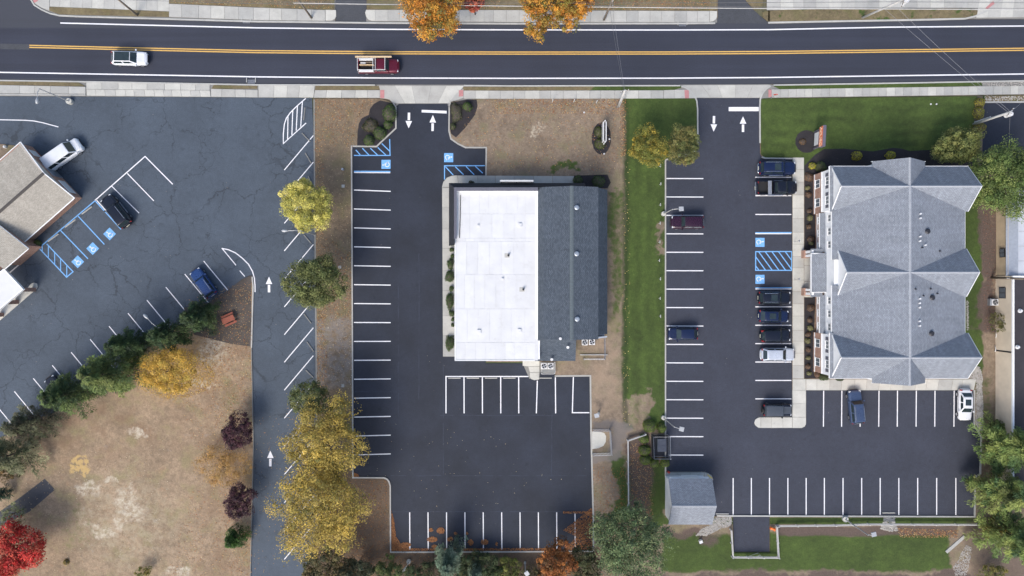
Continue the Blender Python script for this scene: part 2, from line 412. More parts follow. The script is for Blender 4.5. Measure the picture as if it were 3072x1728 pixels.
# --- south pavement
sb = walk_base('sidewalk', [(-700, 228), (0, 241), (298, 245), (768, 254), (935, 255), (935, 293), (768, 292), (260, 289), (0, 288), (-700, 276)])
kerb([(-700, 229), (0, 242), (298, 246.4), (768, 255.2), (1126, 256)], sb, M['kerb_clean'], .2)
strip_slabs('s', [(-200, 252), (0, 256), (258, 261)], [(-200, 277), (0, 281), (258, 282)], 9, .112, [Cn, Cg, Cn], parent=sb)
strip_slabs('s', [(260, 246.5), (630, 254)], [(260, 268), (630, 271)], 8, .1, [Cl, Cn, Cl], parent=sb)
strip_slabs('s', [(260, 268.6), (630, 271.6)], [(262, 287.5), (633, 290.5)], 13, .098, [Cl, Cl, Cn], parent=sb)
strip_slabs('s', [(634, 267), (774, 270)], [(634, 290.5), (774, 292.5)], 4, .11, [Cn], parent=sb)
strip_slabs('s', [(776, 257), (945, 257.5)], [(776, 292.5), (941, 293)], 4, .1, [Cn, Cl], parent=sb)
kerb([(-200, 283.5), (0, 284.6), (258, 285.4)], sb, M['kerb_clean'], .18)
verge([(-700, 232), (0, 244), (236, 248), (258, 259.5), (0, 254.5), (-700, 242)])
verge(KL(0, 0, [(2152, 858), (2590, 866), (2590, 894), (2132, 894)]) )
sb2 = walk_base('sidewalk', [(941, 256), (1140, 256), (1142, 293), (935, 293)])
strip_slabs('s', [(945, 271), (1140, 271)], [(942, 293.5), (1140, 294)], 5, .112, [Cn, Cl], parent=sb2)
verge(KL(1, 0, [(602, 862), (1238, 866), (1248, 904), (596, 908)]))
sb3 = walk_base('driveway_apron', KL(1, 0, [(1205, 852), (2110, 854), (2080, 900), (1990, 965), (1945, 1032), (1930, 1044), (1440, 1044), (1412, 1068), (1392, 1005), (1330, 920), (1250, 870)]), .06)
strip_slabs('s', KL(1, 0, [(1215, 862), (2095, 864)]), KL(1, 0, [(1380, 1042), (1945, 1040)]), 5, .09, [Cn, Cl, Cn], parent=sb3)
patch(KL(1, 0, [(1252, 908), (1293, 908), (1293, 990), (1252, 990)]), M['red_pad'], sb2, 'tactile_pad', .121)
MB().prism([W(p) for p in KL(1, 0, [(1249, 872), (1300, 905), (1345, 950), (1385, 1010), (1300, 992), (1249, 990)])], -.04, .112).build('slab', Cn, sb2)
sb4 = walk_base('sidewalk', [(1345, 256), (1536, 257), (2060, 256), (2092, 294), (1536, 297), (1350, 306)])
MB().prism([W(p) for p in KL(1, 0, [(2088, 900), (2088, 985), (1955, 1028), (1965, 1005), (2000, 960), (2050, 915)])], -.04, .112).build('slab', Cn, sb4)
patch(KL(1, 0, [(2042, 910), (2086, 908), (2086, 970), (2042, 975)]), M['red_pad'], sb4, 'tactile_pad', .121)
strip_slabs('s', [(1391, 272), (1536, 272.5), (1990, 271.5)], [(1391, 296.5), (1536, 297), (1990, 296)], 16, .112, [Cn, Cl, Cn, Cn], parent=sb4)
strip_slabs('s', [(1991, 271), (2090, 268)], [(1991, 296), (2090, 295)], 3, .112, [Cn, Cn], parent=sb4)
patch(KL(2, 0, [(1733, 908), (1778, 908), (1778, 990), (1738, 992)]), M['red_pad'], sb4, 'tactile_pad', .121)
kerb([(1392, 257.4), (1536, 258.4), (2040, 257.5)], sb4, M['kerb_clean'], .2)
verge([(1390, 260.5), (1536, 261), (2044, 259), (2043, 264), (2019, 270.5), (1536, 272), (1389, 272)])
sb5 = walk_base('driveway_apron', [(2040, 254), (2304, 253), (2325, 256), (2290, 275), (2278, 294), (2092, 294), (2080, 275), (2060, 262)], .06)
strip_slabs('s', [(2046, 256), (2312, 255)], [(2091, 293.5), (2279, 293.5)], 5, .09, [Cn, Cn, Cl], parent=sb5)
kerb(KL(2, 0, [(1700, 868), (1750, 885), (1800, 925), (1840, 975), (1858, 1020), (1866, 1100), (1868, 1440)]), sb5, M['kerb_clean'], .2)
kerb(KL(2, 0, [(2600, 868), (2550, 900), (2515, 950), (2496, 1000), (2492, 1080), (2494, 1440)]), sb5, M['kerb_clean'], .2)
sb6 = walk_base('sidewalk', [(2300, 255), (2751, 248), (3072, 242), (3700, 230), (3700, 275), (3072, 283), (2304, 294), (2282, 296)])
kerb([(2320, 256), (2751, 249), (3072, 243.2), (3700, 230)], sb6, M['kerb_clean'], .2)
strip_slabs('s', [(2314, 268.5), (2751, 262), (3300, 255)], [(2314, 293), (2751, 287.5), (3300, 280)], 40, .112, [Cn, Cg, Cn, Cn, Cl], parent=sb6, jit=.05)
patch(KL(3, 0, [(2, 905), (32, 903), (34, 975), (2, 980)]), M['red_pad'], sb6, 'tactile_pad', .121)
verge(KL(3, 0, [(55, 868), (90, 856), (1500, 830), (2140, 828), (2155, 864), (1500, 880), (120, 900)]))

# --- lots
lot_left = sheet('parking_lot', [(-700, 280), (0, 288.5), (260, 289.5), (768, 292.5), (936, 294), (942, 432), (949, 1147), (949, 1606), (938, 1650), (890, 1760), (860, 2100), (740, 2100), (758, 1335), (752, 1043), (757, 860), (748, 826), (683, 875), (118, 1267), (-300, 1558), (-700, 1558)], -.05, 0, M['lot_left'])
mid_poly = [(1188, 311), (1348, 310), (1346, 393), (1352, 417), (1373, 432), (1397, 444), (1458, 444), (1457, 527), (1457, 1090), (1664, 1090), (1664, 1129), (1770, 1128), (1772, 1296), (1779, 1564), (1779, 1652), (1173, 1655), (1172, 1457), (1168, 1443), (1152, 1432), (1060, 1431), (1058, 864), (1056, 440), (1130, 441), (1141, 431), (1189, 385)]
lot_mid = sheet('parking_lot', mid_poly, -.05, 0, M['lot_mid'])
right_poly = [(2092, 293), (2278, 293), (2280, 460), (2285, 472), (2295, 476), (2376, 477), (2376, 1171), (2921, 1171), (2921, 1278), (2933, 1296), (2942, 1310), (2939, 1421), (2924, 1436), (2922, 1548), (1997, 1546), (1997, 478), (2092, 455)]
lot_right = sheet('parking_lot', right_poly, -.05, 0, M['lot_right'])
pad = sheet('asphalt_pad', [(2199, 1546.5), (2308, 1546.5), (2308, 1655), (2202, 1655)], -.05, .03, M['lot_right'])
lot_far = sheet('parking_lot', [(2952, 309), (3400, 305), (3400, 520), (2944, 520), (2944, 420)], -.05, .015, M['lot_far'])
lot_path = sheet('path', KL(0, 3, [(455, 468), (558, 578), (300, 800), (0, 950), (-300, 1100), (-300, 990), (0, 800), (230, 640)]), .05, .108, M['path_asphalt'])

def dry_left(g, P, w):
    m = g.blob(P, 240, 1575, 60, 90, w, .8); m = g.mx(m, g.blob(P, 690, 1180, 40, 50, w, .8)); return g.mul(m, .32)
def dry_left_extra(g, P, w, c):
    sand = None
    for (x, y, rx, ry) in ((262, 1455, 30, 22), (325, 1440, 22, 10), (375, 1500, 38, 30), (400, 1530, 42, 26), (405, 1470, 12, 30), (310, 1590, 45, 14), (360, 1560, 25, 22), (640, 1060, 45, 40), (600, 1150, 40, 12), (410, 1310, 30, 12), (540, 1710, 40, 15)):
        b = g.blob(P, x, y, rx, ry, w, .8); sand = b if sand is None else g.mx(sand, b)
    halo = g.mul(g.blob(P, 380, 1560, 150, 140, w, .9), g.ss(g.noise(.9, 5, .75), .4, .7)); c = g.mix(c, (.36, .3, .2), g.mul(halo, .8)); rim = g.mul(g.ss(g.noise(.3, 4, .6), .42, .62), g.mx(g.blob(P, 250, 1290, 330, 90, w, .9), g.box(P, 600, 770, 1000, 2000, 60, w))); c = g.mix(c, (.2, .125, .075), g.mul(rim, .5))
    sand = g.mul(sand, g.ss(g.noise(1.6, 6, .8), .38, .64))
    c = g.mix(c, (.5, .44, .34), g.mul(sand, .9))
    gd = g.mul(g.blob(P, 520, 1110, 135, 85, w, .8), g.ss(g.noise(3, 4, .8), .4, .62)); c = g.mix(c, (.36, .22, .07), g.mul(gd, .6))
    gy = g.mul(g.ss(g.noise(.45, 5, .75), .6, .74), .55); c = g.mix(c, (.24, .215, .19), gy)
    y = g.mul(g.blob(P, 245, 1385, 28, 22, w, .4), g.ss(g.noise(1.5, 4), .38, .5)); c = g.mix(c, (.45, .31, .13), y)
    lv = g.mul(g.ss(g.noise(6, 3, .8), .6, .7), g.mx(g.box(P, 640, 770, 860, 2000, 40, w), g.blob(P, 513, 1120, 130, 80, w)))
    c = g.mix(c, (.3, .15, .06), g.mul(lv, .8))
    return c
M['dry_lawn'] = lawn_mat('dry_lawn', dry_left, extra=dry_left_extra, dry=((.27, .193, .122), (.17, .12, .076), (.35, .262, .175)))
sheet('lawn', [(754, 829), (759.5, 860), (755, 1043), (761, 1335), (745, 2100), (-700, 2100), (-700, 1564), (118, 1271), (683, 879)], -.05, .1, M['dry_lawn'])

def strip_mask(g, P, w):
    m = g.mul(g.blob(P, 1000, 870, 70, 120, w), .2); return m
def strip_extra(g, P, w, c):
    gy = g.box(P, 940, 1062, 965, 1170, 14, w); gy = g.mul(gy, g.ss(g.noise(.9, 4, .7), .35, .6))
    c = g.mix(c, (.2, .175, .155), g.mul(gy, .8))
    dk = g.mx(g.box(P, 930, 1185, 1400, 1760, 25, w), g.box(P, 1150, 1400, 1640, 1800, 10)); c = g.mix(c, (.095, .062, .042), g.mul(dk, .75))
    lv = g.mul(g.ss(g.noise(7, 3, .8), .57, .67), g.mx(g.box(P, 935, 975, 300, 1200, 18, w), g.mx(g.box(P, 1040, 1180, 1500, 1760, 20, w), g.mul(g.box(P, 935, 1110, 290, 380, 20, w), .8))))
    return g.mix(c, (.3, .15, .07), g.mul(lv, .75))
M['strip_lawn'] = lawn_mat('strip_lawn', strip_mask, extra=strip_extra, dry=((.165, .12, .076), (.11, .079, .05), (.22, .165, .11)))
strip = sheet('lawn', [(941, 296), (1140, 296), (1180, 309), (1187, 322), (1187, 385), (1140, 429), (1130, 439), (1054, 438), (1056, 864), (1058, 1433), (1152, 1434), (1166, 1444), (1170, 1457), (1171.5, 1657), (1300, 1657), (1300, 2100), (870, 2100), (893, 1760), (941, 1652), (951, 1606), (951, 1147), (944, 432)], -.05, .1, M['strip_lawn'])

def main_mask(g, P, w):
    m = g.box(P, 1872, 2100, 290, 1285, 12, (g.mul(w[0], .35), g.mul(w[1], .3)))
    m = g.mul(m, g.math('SUBTRACT', 1.0, g.mul(g.blob(P, 1920, 1235, 50, 60, w), .7)))
    m = g.mul(m, g.math('SUBTRACT', 1.0, g.mul(g.box(P, 1978, 1998, 640, 760, 12, w), .7)))
    m = g.mx(m, g.box(P, 2270, 2932, 285, 520, 10, (g.mul(w[0], .3), g.mul(w[1], .2))))
    m = g.mx(m, g.box(P, 2882, 2945, 560, 1120, 8, (g.mul(w[0], .3), 0.0)))
    m = g.mx(m, g.mul(g.box(P, 2930, 2990, 1130, 1330, 12, w), .45))
    m = g.mx(m, g.box(P, 1990, 2950, 1552, 1572, 3)); m = g.mx(m, g.box(P, 1990, 2850, 1600, 1712, 14, (g.mul(w[0], .4), g.mul(w[1], .3))))
    m = g.mx(m, g.box(P, 1885, 2000, 1395, 1580, 12, w)); m = g.mx(m, g.mul(g.box(P, 1838, 1882, 1350, 1560, 16, w), .9))
    m = g.mx(m, g.mul(g.box(P, 1822, 1870, 560, 1000, 18, w), .62))
    m = g.mx(m, g.mul(g.box(P, 1640, 1740, 500, 525, 10, w), .7)); m = g.mx(m, g.mul(g.box(P, 1540, 1640, 470, 530, 14, w), .25))
    return m
def main_extra(g, P, w, c):
    st = g.math('SINE', g.mul(g.add(P[0], g.mul(w[0], .5)), .17)); st2 = g.math('SINE', g.mul(g.add(P[1], g.mul(w[1], .5)), .17)); pn = g.ss(g.noise(.3, 3), .35, .65); st = g.mul(st, pn); st2 = g.mul(st2, pn)
    tx = g.box(P, 1875, 1996, 480, 1280, 4); ty = g.box(P, 2280, 2930, 300, 480, 4)
    c = g.scale_col(c, g.add(1.0, g.add(g.mul(g.mul(st, tx), .2), g.mul(g.mul(st2, ty), .18))))
    d = g.box(P, 1866, 1884, 300, 1290, 5, (g.mul(w[0], .2), 0.0)); c = g.mix(c, (.017, .03, .007), g.mul(d, .55))
    pale = g.blob(P, 1600, 380, 17, 22, w); pale = g.mul(pale, g.ss(g.noise(2.5, 4, .7), .42, .6)); c = g.mix(c, (.42, .36, .27), g.mul(pale, .8))
    pk = g.box(P, 1780, 1862, 880, 1250, 14, w); c = g.mix(c, (.3, .22, .15), g.mul(g.mul(pk, .5), g.ss(g.noise(.5, 3), .35, .6)))
    gr = g.mx(g.box(P, 1776, 1880, 1255, 1285, 8, w), g.box(P, 1830, 1880, 1275, 1380, 8, w)); gr = g.mx(gr, g.box(P, 1776, 1850, 1358, 1380, 6, w))
    c = g.mix(c, (.16, .14, .125), g.mul(gr, .85))
    mu = g.mx(g.box(P, 2940, 2990, 560, 1000, 8, w), g.mx(g.box(P, 1886, 1950, 1300, 1600, 10, (g.mul(w[0], .8), 0.0)), g.box(P, 1990, 2150, 1588, 1612, 8, w)))
    mu = g.mx(mu, g.box(P, 2340, 2870, 1577, 1606, 4, (g.mul(w[0], .4), g.mul(w[1], .16)))); mu = g.mx(mu, g.box(P, 1990, 3100, 1718, 2000, 8, w))
    mu = g.mx(mu, g.mul(g.box(P, 2900, 3100, 1560, 1728, 14, w), .7))
    c = g.mix(c, g.scale_col((.085, .06, .05), g.lin(g.noise(8, 3, .8), .3, .7, .6, 1.5)), g.mul(mu, .9))
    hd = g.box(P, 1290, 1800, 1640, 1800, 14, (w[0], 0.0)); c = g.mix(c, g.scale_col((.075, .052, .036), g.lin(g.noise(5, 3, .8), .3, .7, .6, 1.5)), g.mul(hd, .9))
    lv = g.mul(g.ss(g.noise(7, 3, .8), .58, .66), g.mx(g.box(P, 1470, 1880, 296, 345, 14, w), g.mx(g.box(P, 2680, 2880, 1582, 1612, 8, w), g.box(P, 1890, 1960, 1340, 1560, 14, w))))
    c = g.mix(c, (.33, .17, .08), g.mul(lv, .8))
    return c
M['lawn'] = lawn_mat('mixed_lawn', main_mask, extra=main_extra)
sheet('lawn', [(2281, 300), (2290, 296), (2946, 289), (2951, 308), (2946, 416), (2946, 516), (3400, 518), (3400, 2100), (1302, 2100), (1302, 1657), (1781, 1656), (1781, 1564), (1774, 1296), (1772, 1126), (1666, 1126), (1664, 1086), (1459, 1086), (1459, 442), (1397, 442), (1373, 430), (1354, 416), (1348, 392), (1350, 306), (1430, 297), (2086, 296), (2090, 305), (2090, 455), (1995, 478), (1995, 1549), (2197, 1549), (2200, 1657), (2310, 1657), (2310, 1550), (2924, 1551), (2926, 1437), (2941, 1422), (2944, 1310), (2935, 1294), (2923, 1278), (2923, 1169), (2376, 1169), (2376, 475), (2295, 474), (2283, 462)], -.05, .1, M['lawn'])
sheet('lawn', [(2948, 288), (3400, 282), (3400, 303), (2952, 307)], -.05, .1, M['verge'])

# --- kerbs
kerb([(943, 299), (943.5, 432), (950, 1147), (950, 1606)], lot_left, M['kerb_worn'], .2)
kerb([(757, 830), (760, 860), (755, 1043)], lot_left, M['kerb'], .2)
kerb([(755, 1043), (761, 1335), (750, 1800)], lot_left, M['kerb_worn'], .12)
kerb([(1180, 309), (1188, 322), (1188, 385), (1140, 430), (1130, 440), (1055, 439), (1057, 864), (1059, 1432.5), (1152, 1433), (1162, 1437.5), (1167, 1444), (1171, 1457), (1172, 1656), (1500, 1655), (1780, 1653)], lot_mid, M['kerb'], .19)
kerb([(1352, 303), (1348, 318), (1347, 393), (1353, 417), (1373, 431), (1397, 443), (1459, 443), (1458, 527)], lot_mid, M['kerb'], .2)
kerb([(1664, 1128), (1771, 1127), (1773, 1296), (1780, 1564), (1780, 1653)], lot_mid, M['kerb'], .22)
kerb([(2091, 452), (2040, 468), (1996, 480), (1996, 1430)], lot_right, M['kerb'], .2)
kerb([(2285, 471), (2295, 475), (2376, 476)], lot_right, M['kerb_clean'], .2)
kerb([(2150, 1547), (2923, 1549.5), (2925, 1436.5), (2930, 1427), (2940, 1421.5), (2943, 1310), (2934, 1295), (2922, 1278), (2922, 1170)], lot_right, M['kerb_clean'], .2)
kerb([(2951, 307), (3400, 304)], lot_far, M['kerb_clean'], .2)

# --- mulch beds
def mulch(name, a, b):
    g = G(name); f = g.noise(9, 3, .8); c = g.mix(a, b, g.lin(f, .3, .7, 0, 1)); c = g.scale_col(c, g.lin(g.noise(.8, 3), .3, .7, .8, 1.2))
    bits = g.ss(g.voro(2.2), .05, .08, 1, 0); c = g.mix(c, (.22, .15, .09), g.mul(bits, .6))
    return g.done(c, .95, f, .06, .8)
M['mulch'] = mulch('dark_mulch', (.012, .011, .014), (.035, .03, .032))
M['mulch_brown'] = mulch('brown_mulch', (.045, .037, .031), (.11, .09, .075))
def bed(pts, mat='mulch', z=.112): return sheet('mulch_bed', pts, .05, z, M[mat])
def ell(cx, cy, rx, ry, n=28): return [(cx + rx * math.cos(2 * math.pi * i / n) * (1 + .03 * math.sin(3 * i)), cy + ry * math.sin(2 * math.pi * i / n)) for i in range(n)]
bed([(1141, 302), (1180, 310), (1186, 323), (1186, 384), (1131, 437), (1072, 437), (1073, 400), (1077, 372), (1086, 355), (1107, 345), (1110, 328), (1122, 312)])
bed([(1352, 309), (1400, 299.5), (1430, 299.5), (1433, 318), (1425, 345), (1395, 385), (1368, 413), (1354, 402), (1350, 385), (1349, 330)])
bed(ell(1804, 416, 29, 48)); bed(ell(2419, 425, 34, 34))
bed([(1722, 527), (1822, 524), (1832, 548), (1822, 565), (1722, 565)])
bed([(2412, 530), (2441, 520), (2445, 640), (2445, 762), (2412, 762)]); bed([(2412, 888), (2445, 888), (2441, 1000), (2441, 1122), (2480, 1134), (2412, 1136)])
bed(KL(3, 1, [(362, 220), (470, 110), (560, 52), (760, 48), (1050, 76), (1250, 40), (1340, 48), (1420, 72), (1620, 60), (1900, 100), (2060, 190), (2030, 330), (1900, 240), (630, 300), (480, 300), (362, 330)]))
bed(KL(0, 2, [(2538, -130), (2530, 0), (2536, 590), (2330, 562), (2100, 505), (1960, 470), (1850, 200), (2110, 145), (2300, 22), (2440, -90), (2500, -115)]), 'mulch_brown')
bed(ell(2935, 345, 14, 52), 'mulch_brown')

# --- painted markings
Wp, Bp = M['white_paint'], M['blue_paint']
def pline(a, b, parent=lot_left, mat=None, w=.13, name='parking_line', z=.004): return mark([a, b], w, mat or Wp, parent, name, z)
for i in range(15): pline((1062, 570 + 56.77 * i), (1172, 574 + 56.26 * i), lot_mid, w=.14)
pline((1062, 514), (1171, 514.5), lot_mid, Bp, .16); pline((1062, 517.6), (1171, 518.2), lot_mid, w=.12)
mark([K(1, 1, 985, 115), K(1, 1, 1349, 115), K(1, 0, 1345, 1400)], .14, Bp, lot_mid, 'hatch_line')
for a in ((1005, 60, 1048, 108), (1070, 42, 1135, 110), (1150, 42, 1222, 110), (1225, 35, 1306, 110), (1265, -5, 1345, 72)):
    pline(K(1, 1, *a[:2]), K(1, 1, *a[2:]), lot_mid, Bp, .14, 'hatch_line', .0045)
mark(KL(1, 1, [(2303, 218), (1897, 219), (1897, 358)]), .14, Bp, lot_mid, 'hatch_line')
for a in ((1905, 228, 1985, 312), (2005, 228, 2088, 308), (2112, 225, 2195, 308), (2208, 225, 2282, 294)):
    pline(K(1, 1, *a[:2]), K(1, 1, *a[2:]), lot_mid, Bp, .14, 'hatch_line', .0045)
mark([(1338, 1240), (1338, 1129.5), (1588, 1129.5)], .15, Wp, lot_mid, 'parking_line')
for x in (1392, 1447, 1502, 1556): pline((x, 1130), (x + .3, 1240), lot_mid, w=.15)
pline((1612, 1142), (1609, 1240), lot_mid, w=.15); pline((1666, 1132), (1667, 1240), lot_mid, w=.15)
mark([(1720, 1131), (1717, 1238), (1768, 1238)], .15, Wp, lot_mid, 'parking_line')
for x in (1229, 1284, 1339.5, 1394.7, 1449.6, 1505, 1560, 1615, 1670, 1725): pline((x, 1537), (x + .6, 1649), lot_mid, w=.14)
for y in (510, 590, 670, 752.5, 837, 920.6, 1004, 1086.7, 1170.5, 1254.6, 1339, 1423.6, 1508, 1593, 1678): pline((853, y), (940, y - 103.5), lot_left, w=.13)
mark(KL(1, 0, [(500, 990), (400, 1078), (340, 1140), (305, 1190), (285, 1250), (275, 1350), (275, 1445), (505, 1237)]), .14, Wp, lot_left, 'hatch_line')
for a in ((322, 1165, 318, 1400), (370, 1105, 361, 1358), (417, 1065, 405, 1315), (467, 1022, 450, 1275)): pline(K(1, 0, *a[:2]), K(1, 0, *a[2:]), lot_left, name='hatch_line', z=.0045)
k1 = lambda *a: K(0, 1, *a)
mark([k1(1738, 405), k1(1460, 125), k1(955, 568)], .15, Wp, lot_left, 'parking_line')
for a in ((1280, 295, 1548, 572), (1125, 425, 1400, 695), (972, 566, 1226, 850)): pline(k1(*a[:2]), k1(*a[2:]), w=.13)
mark([k1(955, 572), k1(392, 1046)], .16, Bp, lot_left, 'parking_line', .0045)
for a in ((960, 575, 1218, 858), (785, 725, 1050, 1010), (610, 870, 885, 1155)): pline(k1(*a[:2]), k1(*a[2:]), mat=Bp, w=.15, z=.0045)
mark([k1(470, 1005), k1(735, 1285), k1(670, 1340), k1(395, 1050)], .15, Bp, lot_left, 'hatch_line', .0045)
for x, y0, y1 in ((425, 1020, 1080), (487, 1030, 1142), (550, 1095, 1212), (610, 1160, 1275), (672, 1225, 1335)): pline(k1(x, y0), k1(x, y1), mat=Bp, w=.13, name='hatch_line', z=.005)
pline(k1(385, 1047), k1(92, 1300), mat=M['dull_white_paint'], w=.16)
for i in range(13):
    x, y = 2050 - 190.5 * i, 1178 + 131.2 * i
    pline(k1(x, y), k1(x + 242, y + 293), w=.13)
mark(KL(0, 1, [(2232, 1047), (2375, 1220)]), .13, Wp, lot_left, 'parking_line'); pline(k1(2413, 1275), k1(2463, 1333))
mark(KL(0, 1, [(2232, 1050), (2300, 1064), (2370, 1096), (2440, 1150), (2500, 1210), (2540, 1280), (2560, 1350), (2566, 1425), (2567, 1490)]), .15, Wp, lot_left, 'parking_line', .0045)
mark(KL(0, 0, [(-400, 1198), (0, 1205), (250, 1210), (340, 1217), (430, 1235), (587, 1277)]), .13, Wp, lot_left, 'parking_line')
for i in range(16): pline((1999, 535.5 + 55.3 * i), (2110, 535.8 + 55.3 * i), lot_right, w=.14)
for y in (531.8, 587, 643.4, 701, 866.8, 920.5, 975.7, 1030.8, 1086, 1141.3, 1196.5): pline((2266, y), (2374, y), lot_right, w=.14)
pline((2266, 698), (2375, 697.4), lot_right, Bp, .14, z=.0045); pline((2266, 863.4), (2375, 863), lot_right, Bp, .12, z=.0045)
mark([(2267, 755), (2375, 754.5), (2375, 811), (2267, 811)], .15, Bp, lot_right, 'hatch_line', .0045, True)
for i in range(7):
    x = 2235 + 20 * i; a = (x, 754); b = (x + 42, 811)
    if a[0] < 2267: a = (2267, 754 + (2267 - x) * 57 / 42)
    if b[0] > 2375: b = (2375, 811 - (b[0] - 2375) * 57 / 42)
    pline(a, b, lot_right, Bp, .15, 'hatch_line', .005)
for x in (2471, 2525.5, 2581, 2637, 2692.5, 2749, 2805, 2862.5): pline((x, 1172), (x - .8, 1280), lot_right, w=.14)
for x in (2199.4, 2254, 2308.5, 2363.6, 2418.5, 2473, 2529, 2585, 2640.5, 2696.5, 2753, 2810, 2867.5): pline((x, 1434), (x, 1545), lot_right, w=.14)
def arrow(tip, tail, parent):
    d = Vector((tail[0] - tip[0], tail[1] - tip[1])); L = d.length; d /= L; n = Vector((-d.y, d.x)); t = Vector(tip)
    f = lambda a, b: tuple(t + d * a * L + n * b)
    o = MB().add([(*W(f(0, 0)).xy, .004), (*W(f(.47, 9.8)).xy, .004), (*W(f(.47, -9.8)).xy, .004)], [(0, 1, 2)])
    o.add([(*W(p).xy, .004) for p in (f(.52, 3.6), f(.52, -3.6), f(1, -3.6), f(1, 3.6))], [(0, 1, 2, 3)])
    return o.build('arrow_marking', Wp, parent)
arrow((807, 830), (807, 877), lot_left); arrow((811, 1352), (811, 1399), lot_left)
arrow((1226, 385), (1227, 338), lot_mid); arrow((1298.7, 345), (1297.6, 393), lot_mid)
arrow((2141, 395), (2142, 348), lot_right); arrow((2229, 349), (2229, 396), lot_right)
patch([(1265, 329.5), (1340, 332.5), (1340, 340.5), (1265, 337)], Wp, lot_mid, 'stop_line'); patch([(2186, 321), (2276, 321), (2276, 333.5), (2186, 333.5)], Wp, lot_right, 'stop_line')
def access(c, ang, parent):
    """blue square with the white wheelchair figure; ang turns the figure's upright"""
    cw = W(c); h = .66; R = Matrix.Rotation(ang, 2)
    def q(x, y, z): v = R @ Vector((x, y)); return (cw.x + v.x, cw.y + v.y, z)
    b = MB().add([q(-h, -h, .0055), q(h, -h, .0055), q(h, h, .0055), q(-h, h, .0055)], [(0, 1, 2, 3)]).build('symbol_panel', Bp, parent)
    m = MB()
    def rib(pts, w):
        m.ribbon([q(x, y, 0)[:2] for x, y in pts], w, .0075)
    rib([(-.05 + .3 * math.cos(t), -.18 + .3 * math.sin(t)) for t in np.linspace(math.radians(110), math.radians(380), 14)], .09)
    rib([(-.1, .3), (-.06, .02), (.18, .02), (.28, -.3), (.38, -.3)], .1); rib([(-.08, .16), (.12, .16)], .08)
    m.add([q(-.1 + .1 * math.cos(t), .43 + .1 * math.sin(t), .0075) for t in np.linspace(0, 2 * math.pi, 10, endpoint=False)], [tuple(range(10))])
    m.build('wheelchair_symbol', Wp, b)
for c in ((1103, 905), (933, 1052), (782, 1185)): access(k1(*c), math.radians(45), lot_left)
access((1158, 493), math.pi / 2, lot_mid); access((1346, 473), -math.pi / 2, lot_mid)
access((2280, 727), -math.pi / 2, lot_right); access((2280, 838), -math.pi / 2, lot_right)

# --- walkways
wk = walk_base('walkway', [(1326, 560), (1330, 545), (1340, 533), (1355, 527), (1366, 526), (1722, 528), (1722, 560), (1364, 560), (1364, 1070), (1329, 1070)], .04)
wk2 = [W(p) for p in [(1326.5, 562), (1330.5, 547), (1341, 534), (1356, 527.6), (1372, 526.6), (1376, 560)]]
MB().prism(wk2, -.04, .125).build('slab', Cn, wk)
strip_slabs('s', [(1373, 526.8), (1722, 528.6)], [(1376, 556), (1722, 556)], 6, .125, [Cn, Cg], parent=wk)
strip_slabs('s', [(1327, 563), (1329, 1069)], [(1366, 563), (1366, 1069)], 8, .125, [Cn, Cg, Cn], parent=wk)
wk = walk_base('walkway', [(1568, 1078), (1625, 1078), (1618, 1138), (1588, 1136), (1570, 1095)], .04)
for q in ([(1568, 1080), (1618, 1080), (1618, 1099), (1585, 1099), (1568, 1097)], [(1585, 1100), (1618, 1100), (1618, 1117), (1590, 1117)], [(1590, 1118), (1617, 1118), (1617, 1138), (1603, 1140), (1594, 1137), (1589, 1130)]):
    MB().prism([W(p) for p in q], -.04, .125).build('slab', Cl, wk)
hw = walk_base('walkway', [(2376, 472), (2411, 472), (2411, 748), (2437, 748), (2437, 892), (2411, 892), (2411, 1137), (2927, 1137), (2927, 1171), (2418, 1171), (2418, 1270), (2405, 1284), (2275, 1284), (2262, 1267), (2275, 1250), (2376, 1250)], .05)
strip_slabs('s', [(2376.6, 473), (2376.6, 1136)], [(2411, 473), (2411, 1136)], 18, .125, [Cl, Cl, Cn], parent=hw)
strip_slabs('s', [(2411.6, 750), (2411.6, 892)], [(2437, 750), (2437, 892)], 3, .125, [Cl, Cn], parent=hw)
strip_slabs('s', [(2376.6, 1137), (2376.6, 1251)], [(2416.6, 1137), (2416.6, 1251)], 3, .125, [Cl], parent=hw)
strip_slabs('s', [(2417.3, 1137.4), (2927, 1137.4)], [(2417.3, 1170), (2920, 1170)], 14, .125, [Cl, Cl, Cn], parent=hw)
strip_slabs('s', [(2282, 1251.6), (2376, 1251.6)], [(2282, 1283), (2376, 1283)], 3, .125, [Cl], parent=hw)
MB().prism([W(p) for p in [(2281, 1251.6), (2272, 1253.5), (2265, 1259), (2262.5, 1267), (2265, 1275), (2272, 1281), (2281, 1283)]], -.04, .125).build('slab', Cl, hw)
MB().prism([W(p) for p in [(2377, 1251.6), (2416.6, 1251.6), (2416.6, 1272), (2413, 1279), (2405, 1283), (2377, 1283)]], -.04, .125).build('slab', Cl, hw)
sw = walk_base('walkway', [(1997, 1415), (2115, 1415), (2135, 1425), (2140, 1440), (1997, 1440)], .05)
strip_slabs('s', [(1998, 1417), (2112, 1417)], [(1998, 1440), (2112, 1440)], 3, .12, [Cn], parent=sw)
MB().prism([W(p) for p in [(2113, 1417), (2124, 1419), (2133, 1426), (2139, 1440), (2113, 1440)]], -.04, .12).build('slab', Cn, sw)
